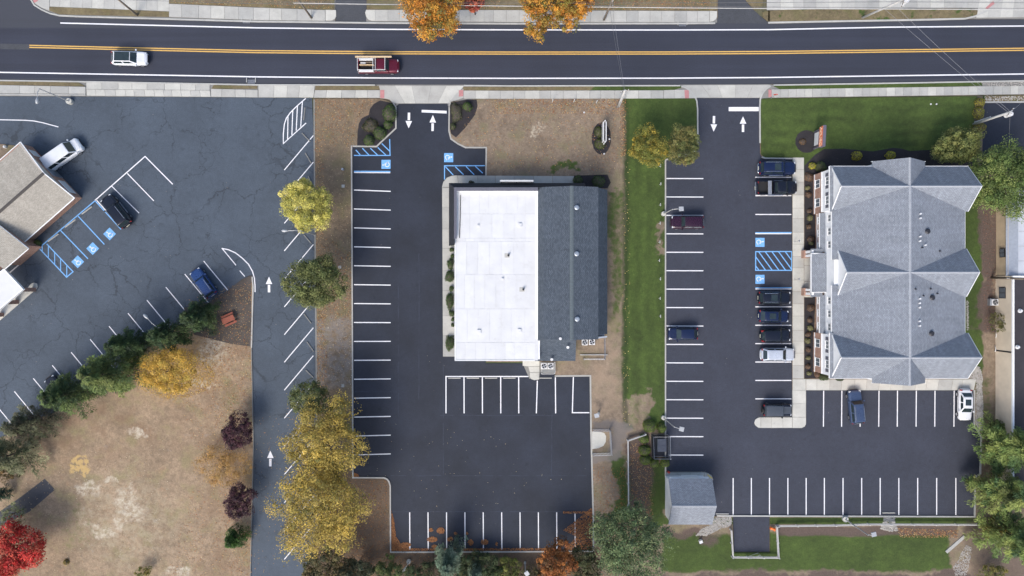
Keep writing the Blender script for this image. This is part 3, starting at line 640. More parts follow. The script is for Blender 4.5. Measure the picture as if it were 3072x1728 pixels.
# ------------------------------------------------------------------ building materials
def shingle(name, a, b, sc=1.0, gap=.55):
    g = G(name); uv = g.n('ShaderNodeTexCoord').outputs['UV']
    br = g.n('ShaderNodeTexBrick'); g.put(br.inputs['Vector'], uv); br.inputs['Scale'].default_value = 1.0
    br.inputs['Brick Width'].default_value = .32 * sc; br.inputs['Row Height'].default_value = .15 * sc; br.inputs['Mortar Size'].default_value = .018 * sc
    br.inputs['Mortar Smooth'].default_value = .3; br.offset = .5
    g.put(br.inputs['Color1'], a); g.put(br.inputs['Color2'], b); g.put(br.inputs['Mortar'], tuple(x * gap for x in a))
    f = g.lin(g.noise(6, 4, .85), .3, .7, .8, 1.2); sk_ = g.n('ShaderNodeMapping'); g.put(sk_.inputs[0], uv); sk_.inputs['Scale'].default_value = (1.6, .12, 1); f = g.mul(f, g.lin(g.noise(1.0, 4, .6, vec=sk_.outputs[0]), .3, .7, .9, 1.1)); f = g.mul(f, g.lin(g.noise(.35, 4), .3, .7, .93, 1.07))
    c = g.scale_col(br.outputs['Color'], f)
    return g.done(c, .88, br.outputs['Fac'], .02, -.6)
M['roof_hotel'] = shingle('grey_blue_shingles', (.178, .196, .226), (.243, .264, .297))
M['roof_dark'] = shingle('dark_blue_grey_shingles', (.046, .06, .078), (.08, .098, .122))
M['roof_mansard'] = shingle('charcoal_shingles', (.016, .018, .024), (.03, .034, .044))
M['roof_tan'] = shingle('tan_shingles', (.30, .272, .225), (.38, .35, .295), 1.0, .75)
M['ridge_tan'] = shingle('brown_ridge_shingles', (.12, .105, .095), (.17, .15, .135))
M['ridge_dark'] = simple('dark_ridge_shingles', (.085, .105, .115), .88, var=.2, scale=6)
M['ridge_hotel'] = simple('pale_ridge_shingles', (.285, .3, .325), .85, var=.2, scale=6)
def brickwall():
    g = G('red_brick'); uv = g.n('ShaderNodeTexCoord').outputs['UV']; br = g.n('ShaderNodeTexBrick'); g.put(br.inputs['Vector'], uv)
    br.inputs['Scale'].default_value = 1; br.inputs['Brick Width'].default_value = .22; br.inputs['Row Height'].default_value = .075; br.inputs['Mortar Size'].default_value = .008
    g.put(br.inputs['Color1'], (.25, .105, .065)); g.put(br.inputs['Color2'], (.34, .165, .105)); g.put(br.inputs['Mortar'], (.4, .36, .31))
    return g.done(g.scale_col(br.outputs['Color'], g.lin(g.noise(2, 4), .3, .7, .85, 1.15)), .9, br.outputs['Fac'], .01, -.4)
M['brick'] = brickwall()
M['siding'] = simple('white_siding', (.74, .745, .75), .7, var=.05, scale=1.5)
M['trim'] = simple('white_trim', (.76, .76, .75), .55, var=.04)
M['tan_wall'] = simple('tan_stucco', (.5, .4, .27), .9, var=.16, scale=.7)
M['cream_wall'] = simple('cream_stucco', (.6, .52, .41), .9, var=.12, scale=.6)
def membrane():
    g = G('white_roof_membrane'); f = g.lin(g.noise(.5, 5, .6), .3, .7, .93, 1.05); f = g.mul(f, g.lin(g.rand(), 0, 1, .95, 1.03))
    st = g.mul(g.ss(g.noise(.8, 6, .75), .54, .74), .4)
    return g.done(g.mix(g.scale_col((.575, .575, .572), f), (.42, .41, .385), st), .6, g.noise(2, 4), .02, .3)
M['membrane'] = membrane()
M['metal_grey'] = simple('grey_metal', (.33, .36, .4), .45, .6, .1); M['metal_white'] = simple('white_metal', (.58, .58, .58), .45, 0, .08); M['lamp_metal'] = simple('grey_lamp_housing', (.36, .37, .38), .45, .2, .08)
M['galv'] = simple('galvanised_steel', (.4, .41, .43), .45, .7, .15, 5); M['pole_metal'] = simple('weathered_pole_metal', (.4, .4, .4), .5, .3, .12)
M['dark_metal'] = simple('dark_metal', (.03, .03, .035), .5, .3); M['black'] = simple('black_rubber', (.012, .012, .013), .75)
M['wood_pole'] = simple('weathered_wood', (.17, .14, .11), .9, 0, .25, 4); M['wood_rail'] = simple('pale_grey_rail', (.45, .44, .42), .8, 0, .15, 3)
M['lumber'] = simple('raw_lumber', (.55, .41, .25), .8, 0, .15, 6); M['red_wood'] = simple('red_stained_wood', (.26, .075, .045), .75, 0, .2, 5)
M['glass'] = simple('window_glass', (.1, .12, .14), .08, 0, .1); M['shutter'] = simple('slate_shutter', (.1, .1, .125), .7)
M['grey_roof'] = simple('grey_metal_roof', (.5, .52, .55), .5, .2, .08, .6); M['tar'] = asphalt('tar_roof', (.03, .026, .03), patch=.25)
M['wire'] = simple('cable', (.1, .1, .105), .6); M['wire_pale'] = simple('pale_cable', (.26, .26, .27), .5, .4)
M['orange'] = simple('orange_plastic', (.75, .16, .03), .6); M['red_metal'] = simple('red_paint', (.5, .05, .03), .5)
M['green_plastic'] = simple('teal_dumpster_paint', (.03, .07, .09), .5); M['lid'] = simple('ribbed_dark_lid', (.055, .065, .09), .5, 0, .15)
M['stone'] = simple('pale_gravel_stone', (.36, .34, .31), .9, 0, .3, 2.5); M['lamp_glass'] = simple('frosted_lamp_cover', (.6, .6, .62), .3)

def gable(name, axis, c, zr, slope, lo, hi, ea, eb, mat, parent, t=.14, cap=None, capw=.32):
    """gable roof: ridge along axis at cross position c and height zr, from lo to hi; eaves at cross positions ea < eb"""
    m = MB(); P = (lambda u, v, z: (u, v, z)) if axis == 'x' else (lambda u, v, z: (v, u, z))
    for e in (ea, eb):
        ze = zr - abs(e - c) * slope; L = math.hypot(e - c, zr - ze)
        q = [P(lo, c, zr), P(hi, c, zr), P(hi, e, ze), P(lo, e, ze)]; uv = [(lo, 0), (hi, 0), (hi, L), (lo, L)]
        if (Vector(q[1]) - Vector(q[0])).cross(Vector(q[3]) - Vector(q[0])).z < 0: q = q[::-1]; uv = uv[::-1]
        m.quadslab(*q, t, uv)
    o = m.build(name, mat, parent)
    if cap:
        MB().tube([P(lo, c, zr - .02), P(hi, c, zr - .02)], capw / 2, 6).build('ridge_cap', cap, o) if False else \
        MB().quadslab(*([P(lo, c - capw / 2, zr - capw / 2 * slope + .035), P(hi, c - capw / 2, zr - capw / 2 * slope + .035), P(hi, c, zr + .04), P(lo, c, zr + .04)][::1 if axis == 'x' else -1]), .03).quadslab(*([P(lo, c, zr + .04), P(hi, c, zr + .04), P(hi, c + capw / 2, zr - capw / 2 * slope + .035), P(lo, c + capw / 2, zr - capw / 2 * slope + .035)][::1 if axis == 'x' else -1]), .03).build('ridge_cap', cap, o)
    return o
def window_w(parent, x, y0, y1, z0, z1, mull=1):
    """window on a west-facing wall at x"""
    f = MB(); t = .07
    f.box(x - .05, x, y0, y1, z0, z0 + t).box(x - .05, x, y0, y1, z1 - t, z1).box(x - .05, x, y0, y0 + t, z0 + t, z1 - t).box(x - .05, x, y1 - t, y1, z0 + t, z1 - t)
    for k in range(1, mull + 1):
        ym = y0 + (y1 - y0) * k / (mull + 1); f.box(x - .045, x, ym - .03, ym + .03, z0 + t, z1 - t)
    f.box(x - .12, x, y0 - .08, y1 + .08, z0 - .08, z0 - .003)
    w = f.build('window', M['trim'], parent)
    MB().box(x - .025, x + .02, y0 + t, y1 - t, z0 + t, z1 - t).build('pane', M['glass'], w)
    return w

# ------------------------------------------------------------------ hotel
ht = thing('hotel', 'large two-storey white and brick hotel with grey-blue shingled cross gables', 'building', (0, 0, .0))
XC, ZR = 53.1, 8.75; YN, YM, YS = 13.6, 2.1, -9.28
wl = MB()
wl.box(43.95, 62.45, 10.75, 16.45, 0, 2.85).box(44.3, 62.0, -6.45, 10.75, 0, 2.85).box(43.95, 62.45, -12.15, -6.45, 0, 2.85).box(49.8, 56.4, 16.45, 17.1, 0, 2.85).box(49.8, 56.4, -12.75, -12.15, 0, 2.85)
wl.build('brick_wall', M['brick'], ht)
wu = MB()
wu.box(43.95, 62.45, 10.75, 16.45, 2.85, 5.95).box(44.3, 62.0, -6.45, 10.75, 2.85, 5.9).box(43.95, 62.45, -12.15, -6.45, 2.85, 5.95).box(49.8, 56.4, 16.45, 17.1, 2.85, 5.95).box(49.8, 56.4, -12.75, -12.15, 2.85, 5.95)
wu.build('siding_wall', M['siding'], ht)
for (x, y0, y1) in ((43.95, 10.75, 16.45), (43.95, -12.15, -6.45)):    # white band courses
    MB().box(x - .06, x, y0, y1, .55, .72).build('band_course', M['trim'], ht); MB().box(x - .08, x, y0, y1, 2.8, 3.0).build('band_course', M['trim'], ht)
for (y0, y1) in ((5.0, 10.75), (-6.45, -.9)): MB().box(44.24, 44.3, y0, y1, .55, .72).build('band_course', M['trim'], ht)
sk = 44.05
def gable_wall(x, yc, half, z0, zr, nm='gable_wall', dx=.25):
    MB().add([(x, yc - half, z0), (x, yc + half, z0), (x, yc, zr), (x + dx, yc - half, z0), (x + dx, yc + half, z0), (x + dx, yc, zr)], [(0, 2, 1), (3, 4, 5), (0, 1, 4, 3), (1, 2, 5, 4), (2, 0, 3, 5)]).build(nm, M['siding'], ht)
for yc, half in ((YN, 2.9), (YS, 2.9)):
    gable_wall(44.03, yc, half, 5.95, 8.6); gable_wall(62.2, yc, half, 5.95, 8.55)
gable_wall(44.74, YM, 3.25, 5.95, 8.6); gable_wall(61.9, YM, 3.3, 5.95, 8.55)
RH, RC = M['roof_hotel'], M['ridge_hotel']
gable('roof', 'y', XC, ZR, .30, YS, YN, 45.3, 62.2, RH, ht, cap=RC)
for y0, y1 in ((YS, .35), (3.9, YN)):                            # lower strips of the west slope, open at the entrance bay
    MB().quadslab((43.95, y0, ZR - (XC - 43.95) * .3), (45.3, y0, ZR - (XC - 45.3) * .3), (45.3, y1, ZR - (XC - 45.3) * .3), (43.95, y1, ZR - (XC - 43.95) * .3), .14, [(0, 0), (0, 1.4), (y1 - y0, 1.4), (y1 - y0, 0)]).build('lower_roof', RH, ht)
gable('roof', 'x', YN, ZR, .905, 43.97, 62.65, YN - 3.1, YN + 3.1, RH, ht, cap=RC)
gable('roof', 'x', YM, ZR, .815, 44.72, 62.35, YM - 3.3, YM + 3.3, RH, ht, cap=RC)
gable('roof', 'x', YS, ZR, .905, 43.97, 62.65, YS - 3.1, YS + 3.1, RH, ht, cap=RC)
gable('roof', 'y', XC, ZR, .76, YN, 17.4, XC - 3.65, XC + 3.65, RH, ht, cap=RC)
gable('roof', 'y', XC, ZR, .76, -13.05, YS, XC - 3.65, XC + 3.65, RH, ht, cap=RC)
def fas(m, nm='fascia'): m.build(nm, M['trim'], ht)
for yc in (YN, YS):
    s_ = 1 if yc > 0 else -1; ye = yc + s_ * 3.12; z = ZR - 3.1 * .905
    for (x0, x1) in ((43.7, XC - 3.7), (XC + 3.7, 62.7)): fas(MB().box(x0, x1, min(ye, ye + s_ * .06), max(ye, ye + s_ * .06), z - .22, z + .02))
    yb = 17.42 if s_ > 0 else -13.07
    for x0 in (XC - 3.7, XC + 3.0): fas(MB().box(x0, x0 + .7, min(yb, yb - s_ * .06), max(yb, yb - s_ * .06), 5.78, 6.02))
    for x in (43.88, 62.65):
        for sg in (-1, 1):
            a = Vector((x, yc, ZR - .02)); b = Vector((x, yc + sg * 3.1, ZR - 3.1 * .905 - .02)); d = Vector((.09, 0, 0)); u = Vector((0, 0, -.22))
            q = [a, b, b + d, a + d]; fas(MB().quadslab(*(q if sg < 0 else q[::-1]), .2), 'rake_board')
for sg in (-1, 1):
    for x in (44.63, 62.35):
        a = Vector((x, YM, ZR - .02)); b = Vector((x, YM + sg * 3.3, ZR - 3.3 * .815 - .02)); d = Vector((.09, 0, 0)); q = [a, b, b + d, a + d]
        fas(MB().quadslab(*(q if sg < 0 else q[::-1]), .2), 'rake_board')
for (y0, y1) in ((3.9, 10.5), (-6.2, .35)):
    fas(MB().box(43.88, 43.945, y0, y1, 5.72, 5.98)); fas(MB().box(62.21, 62.27, y0, y1, 5.72, 5.98))
for yc in (YN, YS):                                             # small pent roofs in front of the end gables
    MB().quadslab((43.66, yc - 3.1, 5.95), (44.02, yc - 3.1, 6.25), (44.02, yc + 3.1, 6.25), (43.66, yc + 3.1, 5.95), .12, [(0, 0), (0, .6), (6.2, .6), (6.2, 0)]).build('pent_roof', RH, ht)
    MB().box(43.6, 43.655, yc - 3.15, yc + 3.15, 5.72, 5.98).build('pent_fascia', M['trim'], ht)
for (y0, y1) in ((5.1, 10.62), (-6.4, -1.0)):                    # skirt roofs between the storeys
    MB().quadslab((43.65, y0, 2.92), (44.36, y0, 3.35), (44.36, y1, 3.35), (43.65, y1, 2.92), .12, [(0, 0), (0, .8), (y1 - y0, .8), (y1 - y0, 0)]).build('skirt_roof', RH, ht)
    MB().box(43.59, 43.645, y0, y1, 2.72, 2.95).build('skirt_fascia', M['trim'], ht)
for yc, sg in ((YN, 1), (YS, 1)):
    for yw in (yc + 1.35, yc - 1.35):
        window_w(ht, 43.95, yw - .6, yw + .6, .95, 2.35)
        window_w(ht, 43.95, yw - .55, yw + .55, 4.15, 5.5)
        for d in (-1, 1):
            MB().box(43.89, 43.95, yw + d * .86 - .22, yw + d * .86 + .22, 4.15, 5.5).build('shutter', M['shutter'], ht)
for yb in ((9.75, 7.9, 6.05), (-1.75, -3.6, -5.45)):
    for yw in yb:
        window_w(ht, 44.3, yw - .48, yw + .48, .95, 2.35); window_w(ht, 44.3, yw - .5, yw + .5, 4.1, 5.5)
MB().box(44.72, 46.5, YM - 3.2, YM + 3.2, 0, 5.95).build('entrance_bay', M['siding'], ht)
window_w(ht, 44.72, YM - .55, YM + .55, 4.3, 5.7); window_w(ht, 44.72, YM + 1.9, YM + 2.7, 4.3, 5.6); window_w(ht, 44.72, YM - 2.7, YM - 1.9, 4.3, 5.6)
pr = MB().quadslab((42.35, -.55, 3.2), (44.85, -.55, 3.75), (44.85, 4.85, 3.75), (42.35, 4.85, 3.2), .14, [(0, 0), (0, 2.6), (5.4, 2.6), (5.4, 0)]).build('porch_roof', RH, ht)
MB().box(42.27, 42.34, -.6, 4.9, 2.95, 3.24).box(42.35, 44.7, 4.86, 4.95, 3.1, 3.35).box(42.35, 44.7, -.65, -.56, 3.1, 3.35).build('porch_fascia', M['trim'], pr)
for y0, y1 in ((4.96, 5.55), (-1.25, -.66)):
    MB().quadslab((42.35, y0, 3.0), (43.9, y0, 3.2), (43.9, y1, 3.2), (42.35, y1, 3.0), .12, [(0, 0), (0, 1.6), (.6, 1.6), (.6, 0)]).build('porch_wing', RH, pr)
for y in (4.9, -.55):
    MB().box(42.2, 43.1, y - .55, y + .55, 0, 1.0).build('porch_pier', M['brick'], ht)
    MB().box(42.45, 42.8, y - .45, y - .1, 1.0, 3.05).box(42.45, 42.8, y + .1, y + .45, 1.0, 3.05).build('porch_column', M['trim'], ht)
def on_main(px, py):
    z = 7.8
    for _ in range(4):
        p = W((px, py), z); z = max(ZR - abs(p.x - XC) * .3, ZR - abs(p.y - YN) * .905, ZR - abs(p.y - YM) * .815, ZR - abs(p.y - YS) * .905)
    return p.x, p.y, z
for i, (x, y) in enumerate(((1528, 703), (1527, 748), (1525, 932), (1523, 977), (1578, 1017))): 
    a = on_main(*K(3, 1, x, y)); MB().cyl(a, .12, a[2] - .1, a[2] + .28, 10).build('vent_pipe', M['metal_white'], ht)
for (x, y) in ((1522, 107), (1520, 152), (1520, 195), (1520, 333), (1520, 380)):
    a = on_main(*K(3, 2, x, y)); MB().cyl(a, .12, a[2] - .1, a[2] + .28, 10).build('vent_pipe', M['metal_white'], ht)
for c, r, x, y in ((3, 1, 1600, 880), (3, 2, 1647, 97), (3, 2, 1640, 458)):
    a = on_main(*K(c, r, x, y)); MB().cyl(a, .22, a[2] - .1, a[2] + .2, 16).cyl(a, .36, a[2] + .2, a[2] + .32, 16, .2).build('roof_vent', M['dark_metal'], ht)
for c, r, x, y in ((3, 1, 1725, 1077), (3, 1, 1548, 1042), (3, 2, 1700, 55), (3, 2, 1480, 10), (3, 2, 1632, 8), (3, 2, 1560, 78)):
    a = on_main(*K(c, r, x, y)); MB().cyl(a, .1, a[2] - .1, a[2] + .25, 8).build('vent_pipe', M['dark_metal'], ht)

# ------------------------------------------------------------------ white-roofed office building
ob = thing('office_building', 'low building with white flat roof and dark gambrel-roofed wing', 'building')
MB().box(-7.9, 3.9, -10.0, 13.8, 0, 4.0).build('wall', M['siding'], ob)
MB().box(3.9, 13.1, -6.9, 13.7, 0, 3.0).build('wing_wall', M['siding'], ob)
MB().box(3.2, 8.8, -9.9, -6.9, 0, 2.85).build('rear_wall', M['siding'], ob)
fr = MB().box(-8.0, 3.62, -10.15, 13.75, 4.0, 4.12).build('flat_roof', M['membrane'], ob)
ys = [-10.1, -7.6, -2.9, 1.9, 6.55, 7.0, 10.4, 13.65]
for j in range(len(ys) - 1):
    n = 7 if j % 2 else 8; x0, x1 = -7.95, 3.3
    if ys[j] > 6.8: x0 = -7.2
    cuts = [x0 + (x1 - x0) * (k + (.0 if k in (0, n) else random.uniform(-.12, .12))) / n for k in range(n + 1)]
    for k in range(n):
        MB().box(cuts[k] + .035, cuts[k + 1] - .035, ys[j] + .035, ys[j + 1] - .035, 4.12, 4.145 + .008 * ((k + j) % 2)).build('membrane_sheet', M['membrane'], fr)
MB().box(3.3, 3.62, -7.1, 13.6, 4.13, 4.3).box(-8.02, -7.9, -10.15, 6.9, 4.12, 4.22).box(-8.02, 3.2, -10.2, -10.1, 4.1, 4.22).build('roof_edge', M['trim'], ob)
pp = MB().box(-8.0, -7.75, 6.9, 13.95, 4.1, 4.75).box(-7.75, 3.6, 13.55, 13.95, 4.1, 4.75).build('parapet', M['trim'], ob)
MB().box(-8.06, -7.7, 6.85, 14.0, 4.75, 4.8).box(-7.7, 3.62, 13.5, 14.0, 4.75, 4.8).build('parapet_coping', M['shutter'], pp)
MB().tube([(-7.35, 7.0, 4.2), (-7.25, 10, 4.2), (-7.2, 13.0, 4.2)], .045, 6).build('lifted_seam', M['black'], ob)
MB().quadslab((-8.95, 6.0, 2.85), (-8.05, 6.0, 4.7), (-8.05, 14.02, 4.7), (-8.95, 14.9, 2.85), .1, [(0, 0), (0, 2), (8, 2), (9, 0)][::1]).quadslab((-8.95, 14.9, 2.85), (-8.05, 14.02, 4.7), (10.3, 14.02, 4.7), (10.3, 14.9, 2.85), .1, [(0, 0), (.9, 2), (18, 2), (18, 0)]).build('mansard', M['roof_mansard'], ob)
RD = M['roof_dark']; gx = [(3.62, 4.25), (4.4, 5.2), (8.19, 6.1), (11.96, 5.2), (13.5, 3.05)]
gr = MB(); uo = 0
for i in range(4):
    (xa, za), (xb, zb) = gx[i], gx[i + 1]; L = math.hypot(xb - xa, zb - za); y0, y1 = -7.13, 14.0
    if i == 3: y0, y1 = -6.5, 13.9
    gr.quadslab((xa, y0, za), (xb, y0, zb), (xb, y1, zb), (xa, y1, za), .12, [(0, uo), (0, uo + L), (21, uo + L), (21, uo)]); uo += L
gr.build('gambrel_roof', RD, ob)
MB().quadslab((8.19, -7.15, 6.14), (8.45, -7.15, 6.09), (8.45, 14.02, 6.09), (8.19, 14.02, 6.14), .03).quadslab((7.93, -7.15, 6.09), (8.19, -7.15, 6.14), (8.19, 14.02, 6.14), (7.93, 14.02, 6.09), .03).build('ridge_cap', M['ridge_dark'], ob)
for y in (-7.0, 13.6):
    MB().add([(x, y, z - .15) for x, z in gx] + [(13.0, y, 2.9), (3.9, y, 2.9)] + [(x, y + .2, z - .15) for x, z in gx] + [(13.0, y + .2, 2.9), (3.9, y + .2, 2.9)], [tuple(range(7)), tuple(range(13, 6, -1))] + [(k, k + 7, (k + 1) % 7 + 7, (k + 1) % 7) for k in range(7)]).build('gable_wall', M['siding'], ob)
MB().quadslab((3.0, -10.35, 2.95), (9.0, -10.35, 2.95), (9.0, -7.1, 4.1), (3.0, -7.1, 4.1), .12, [(0, 0), (6, 0), (6, 3.4), (0, 3.4)]).build('rear_roof', RD, ob)
for c, r, x, y, z in ((2, 1, 650, 640, 5.95), (2, 1, 650, 1105, 5.95), (2, 2, 655, 312, 5.95)):
    a = W(K(c, r, x, y), z); MB().cyl(a, .22, z - .1, z + .22, 16).cyl(a, .34, z + .22, z + .3, 16, .2).build('turbine_vent', M['metal_grey'], ob)
for x, y, z in ((487, 510, 5.3), (562, 598, 3.8), (400, 720, 3.2)):
    a = W(K(2, 2, x, y), z + .6); MB().cyl(a, .1, z - .3, z + .5, 10).cyl(a, .2, z + .5, z + .62, 14).build('vent_pipe', M['metal_white'], ob)
for p in (K(1, 1, 2540, 1120), K(2, 2, 115, 15)):
    a = W(p, 4.6); q = MB().box(a.x - .55, a.x + .15, a.y - .3, a.y + .3, 4.155, 4.172).build('roof_flashing', M['concrete'], ob); MB().cyl(a, .14, 4.1, 4.6, 12).build('vent_stack', M['dark_metal'], ob)
for x, y in ((2235, 820), (2480, 1358)):
    a = W(K(1, 1, x, y), 4.3); MB().cyl(a, .13, 4.1, 4.4, 12).cyl(a, .2, 4.1, 4.2, 12).build('vent_pipe', M['metal_white'], ob)
for c, r, x, y in ((2, 1, 80, 815), (2, 2, 75, 430), (1, 2, 2245, 438)):
    a = W(K(c, r, x, y), 4.3); MB().box(a.x - .25, a.x + .25, a.y - .25, a.y + .25, 4.12, 4.32).build('roof_hatch', M['metal_white'], ob)
sg = thing('fascia_sign', 'long white-topped sign box mounted on the dark mansard edge', 'sign', W((1550, 545), 3.2))
MB().box(-2.35, 2.35, -.1, .12, -.45, .75).build('sign_cabinet', M['metal_white'], sg)
MB().box(-2.2, -2.1, -.75, -.1, -.1, 0).box(2.1, 2.2, -.75, -.1, -.1, 0).box(-.05, .05, -.75, -.1, -.1, 0).build('bracket', M['dark_metal'], sg)

# ------------------------------------------------------------------ brick building with tan roof (left edge)
bb = thing('brick_building', 'brick building with shallow tan shingled gable roof beside white van', 'building')
ez, rz = 2.55, 3.75
A, Bp_, C_ = W((61, 426), ez), W((131, 519), rz), W((223, 594), ez)
dr = (W((0, 634), rz) - Bp_); dr.z = 0; dr.normalize(); far = 34.0; D = dr * far
nrm = Vector((-dr.y, dr.x, 0))
m = MB(); L1 = (A - Bp_).length
m.quadslab(A, A + D, Bp_ + D, Bp_, .14, [(0, 0), (far, 0), (far, L1), (0, L1)]); m.quadslab(Bp_, Bp_ + D, C_ + D, C_, .14, [(0, 0), (far, 0), (far, L1), (0, L1)])
if (Vector(m.v[1]) - Vector(m.v[0])).cross(Vector(m.v[3]) - Vector(m.v[0])).z < 0:
    m = MB(); m.quadslab(Bp_, Bp_ + D, A + D, A, .14, [(0, 0), (far, 0), (far, L1), (0, L1)]); m.quadslab(C_, C_ + D, Bp_ + D, Bp_, .14, [(0, 0), (far, 0), (far, L1), (0, L1)])
m.build('roof', M['roof_tan'], bb)
sd = (C_ - A); sd.z = 0; sd.normalize(); z3 = Vector((0, 0, 1))
MB().quadslab(Bp_ - sd * .22 - z3 * .02, Bp_ + D - sd * .22 - z3 * .02, Bp_ + D + z3 * .05, Bp_ + z3 * .05, .02).quadslab(Bp_ + z3 * .05, Bp_ + D + z3 * .05, Bp_ + D + sd * .22 - z3 * .02, Bp_ + sd * .22 - z3 * .02, .02).build('ridge_cap', M['ridge_tan'], bb)
MB().tube([A - z3 * .05, Bp_ - z3 * .05, C_ - z3 * .05], .09, 6).tube([C_ - z3 * .05, C_ + D - z3 * .05], .08, 6).tube([A - z3 * .05, A + D - z3 * .05], .08, 6).build('gutter', M['trim'], bb)
w0, w1 = W((98, 441)), W((246, 594)); ins = dr * .05
base = [w0, w1, w1 + dr * (far - 1), w0 + dr * (far - 1)]
MB().prism([(p.x, p.y) for p in base], 0, 2.6).build('wall', M['brick'], bb)
mid_ = (w0 + w1) / 2
MB().add([w0 + z3 * 2.6, w1 + z3 * 2.6, mid_ + z3 * 3.6, w0 + dr * .25 + z3 * 2.6, w1 + dr * .25 + z3 * 2.6, mid_ + dr * .25 + z3 * 3.6], [(0, 1, 2), (5, 4, 3), (0, 3, 4, 1), (1, 4, 5, 2), (2, 5, 3, 0)]).build('gable_wall', M['brick'], bb)
ed = (w1 - w0).normalized(); out = -dr
def on_gable(t0, t1, z0, z1, nm, mat, par=bb, d=.05, trim=False):
    a = w0 + ed * t0 + out * d; b = w0 + ed * t1 + out * d
    return MB().quadslab(a + z3 * z0, b + z3 * z0, b + z3 * z1, a + z3 * z1, d + .03).build(nm, mat, par) if (b - a).cross(z3).dot(out) > 0 else MB().quadslab(b + z3 * z0, a + z3 * z0, a + z3 * z1, b + z3 * z1, d + .03).build(nm, mat, par)
for t0, t1, z0, z1 in ((1.1, 2.3, .5, 2.0), (7.2, 9.6, .5, 2.0)):
    f = on_gable(t0, t1, z0, z1, 'window', M['trim']); on_gable(t0 + .12, t1 - .12, z0 + .12, z1 - .12, 'blind', M['metal_white'], f, .075)
f = on_gable(3.9, 6.4, .05, 2.1, 'garage_door', M['metal_grey'])
for k in range(4): on_gable(3.95, 6.35, .1 + .5 * k, .55 + .5 * k, 'door_panel', M['metal_grey'], f, .085)
on_gable(.9, 2.5, .25, .42, 'sill', M['red_wood'], bb, .1)
ch = W((84.5, 745.6), 4.1); c2 = W((12, 808), 4.1); dd = (W((0, 679), 4.1) - ch).normalized() * 16
MB().prism([(p.x, p.y) for p in (ch, c2, c2 + dd, ch + dd)], 3.95, 4.12).build('wing_roof', M['roof_tan'], bb)
MB().tube([ch - z3 * .08, c2 - z3 * .08], .09, 6).tube([ch - z3 * .08, ch + dd - z3 * .08], .09, 6).build('wing_gutter', M['trim'], bb)
cc = (ch + c2) / 2; q = [cc + (p - cc) * .93 for p in (ch, c2)] ; q = [q[0] + dd * .06, q[1] + dd * .06, c2 + dd * .98, ch + dd * .98]
MB().prism([(p.x, p.y) for p in q], 0, 3.95).build('wing_wall', M['brick'], bb)
pc = [W((12, 808), 3.5), W((68, 868), 3.5), W((-6, 930), 3.5), W((-64, 868), 3.5)]
can = MB().prism([(p.x, p.y) for p in pc], 3.2, 3.5).build('canopy', M['membrane'], bb)
MB().ribbon([(p.x, p.y) for p in pc], .16, 3.15, 3.56, True).build('canopy_edge', M['trim'], can)
psl = tag(MB().prism([W(p) for p in ((86, 862), (95, 851), (104, 848), (112, 851), (114, 859), (111, 866), (103, 873), (0, 962), (-60, 1010), (-80, 985), (0, 918))], -.03, .12).build('walkway', Cl), kind='structure')
for p in ((104, 869), (53, 906), (8, 944)):
    a = W(p); MB().box(a.x - .28, a.x + .28, a.y - .28, a.y + .28, .12, 3.2).build('canopy_pier', M['brick'], bb)
bg_ = sheet('lawn', [(-300, 440), (0, 432), (46, 437), (36, 452), (0, 484), (-300, 700)], -.04, .1, M['lawn'])

# ------------------------------------------------------------------ shed
sh = thing('shed', 'small white storage shed with grey shingled gable roof at the lot corner', 'shed')
MB().box(22.35, 27.8, -33.1, -27.35, 0, 3.15).build('wall', M['siding'], sh)
for x in (22.35, 27.6):
    MB().add([(x, -33.1, 3.15), (x, -27.35, 3.15), (x, -30.22, 5.05), (x + .2, -33.1, 3.15), (x + .2, -27.35, 3.15), (x + .2, -30.22, 5.05)], [(0, 2, 1), (3, 4, 5), (0, 1, 4, 3), (1, 2, 5, 4), (2, 0, 3, 5)]).build('gable_wall', M['siding'], sh)
gable('roof', 'x', -30.22, 5.25, .66, 22.15, 28.35, -33.5, -27.0, RH, sh, cap=M['ridge_hotel'], capw=.3)
MB().box(23.0, 24.2, -27.35, -27.28, .12, 2.3).build('door', M['metal_white'], sh); MB().box(24.7, 27.0, -27.35, -27.28, .12, 2.5).build('roller_door', M['trim'], sh)
MB().box(22.5, 24.6, -27.3, -26.9, 2.4, 2.55).box(26.4, 28.0, -27.3, -26.9, 2.4, 2.55).build('door_hood', M['trim'], sh)

# ------------------------------------------------------------------ tan building at the right edge
tb = thing('tan_building', 'long tan stucco building with grey metal and tar roofs behind hotel', 'building')
xw = (2987 - 1536) * S
MB().box(xw, xw + 30, 1.7, 14.2, 0, 2.5).build('wall', M['tan_wall'], tb); MB().box(xw - .1, xw + 30, -30, 1.7, 0, 3.3).build('wall', M['cream_wall'], tb)
MB().quadslab((xw - .2, 1.75, 2.35), (xw + 1.0, 1.75, 3.1), (xw + 1.0, 14.4, 3.1), (xw - .2, 14.4, 2.35), .12).build('eave_roof', M['metal_grey'], tb)
for k in range(6):
    MB().quadslab((xw + 1.0, 1.75 + 2.1 * k, 3.1), (xw + 14, 1.75 + 2.1 * k, 4.6), (xw + 14, 1.75 + 2.1 * k + 2.06, 4.6), (xw + 1.0, 1.75 + 2.1 * k + 2.06, 3.1), .1).build('roof_panel', M['grey_roof'], tb)
MB().box(xw + .15, xw + 30, -29.8, 1.4, 3.3, 3.36).build('tar_roof', M['tar'], tb)
MB().box(xw - .12, xw + .13, -30, 1.72, 3.3, 3.55).box(xw + .13, xw + 30, 1.42, 1.72, 3.3, 3.6).build('parapet', M['trim'], tb)
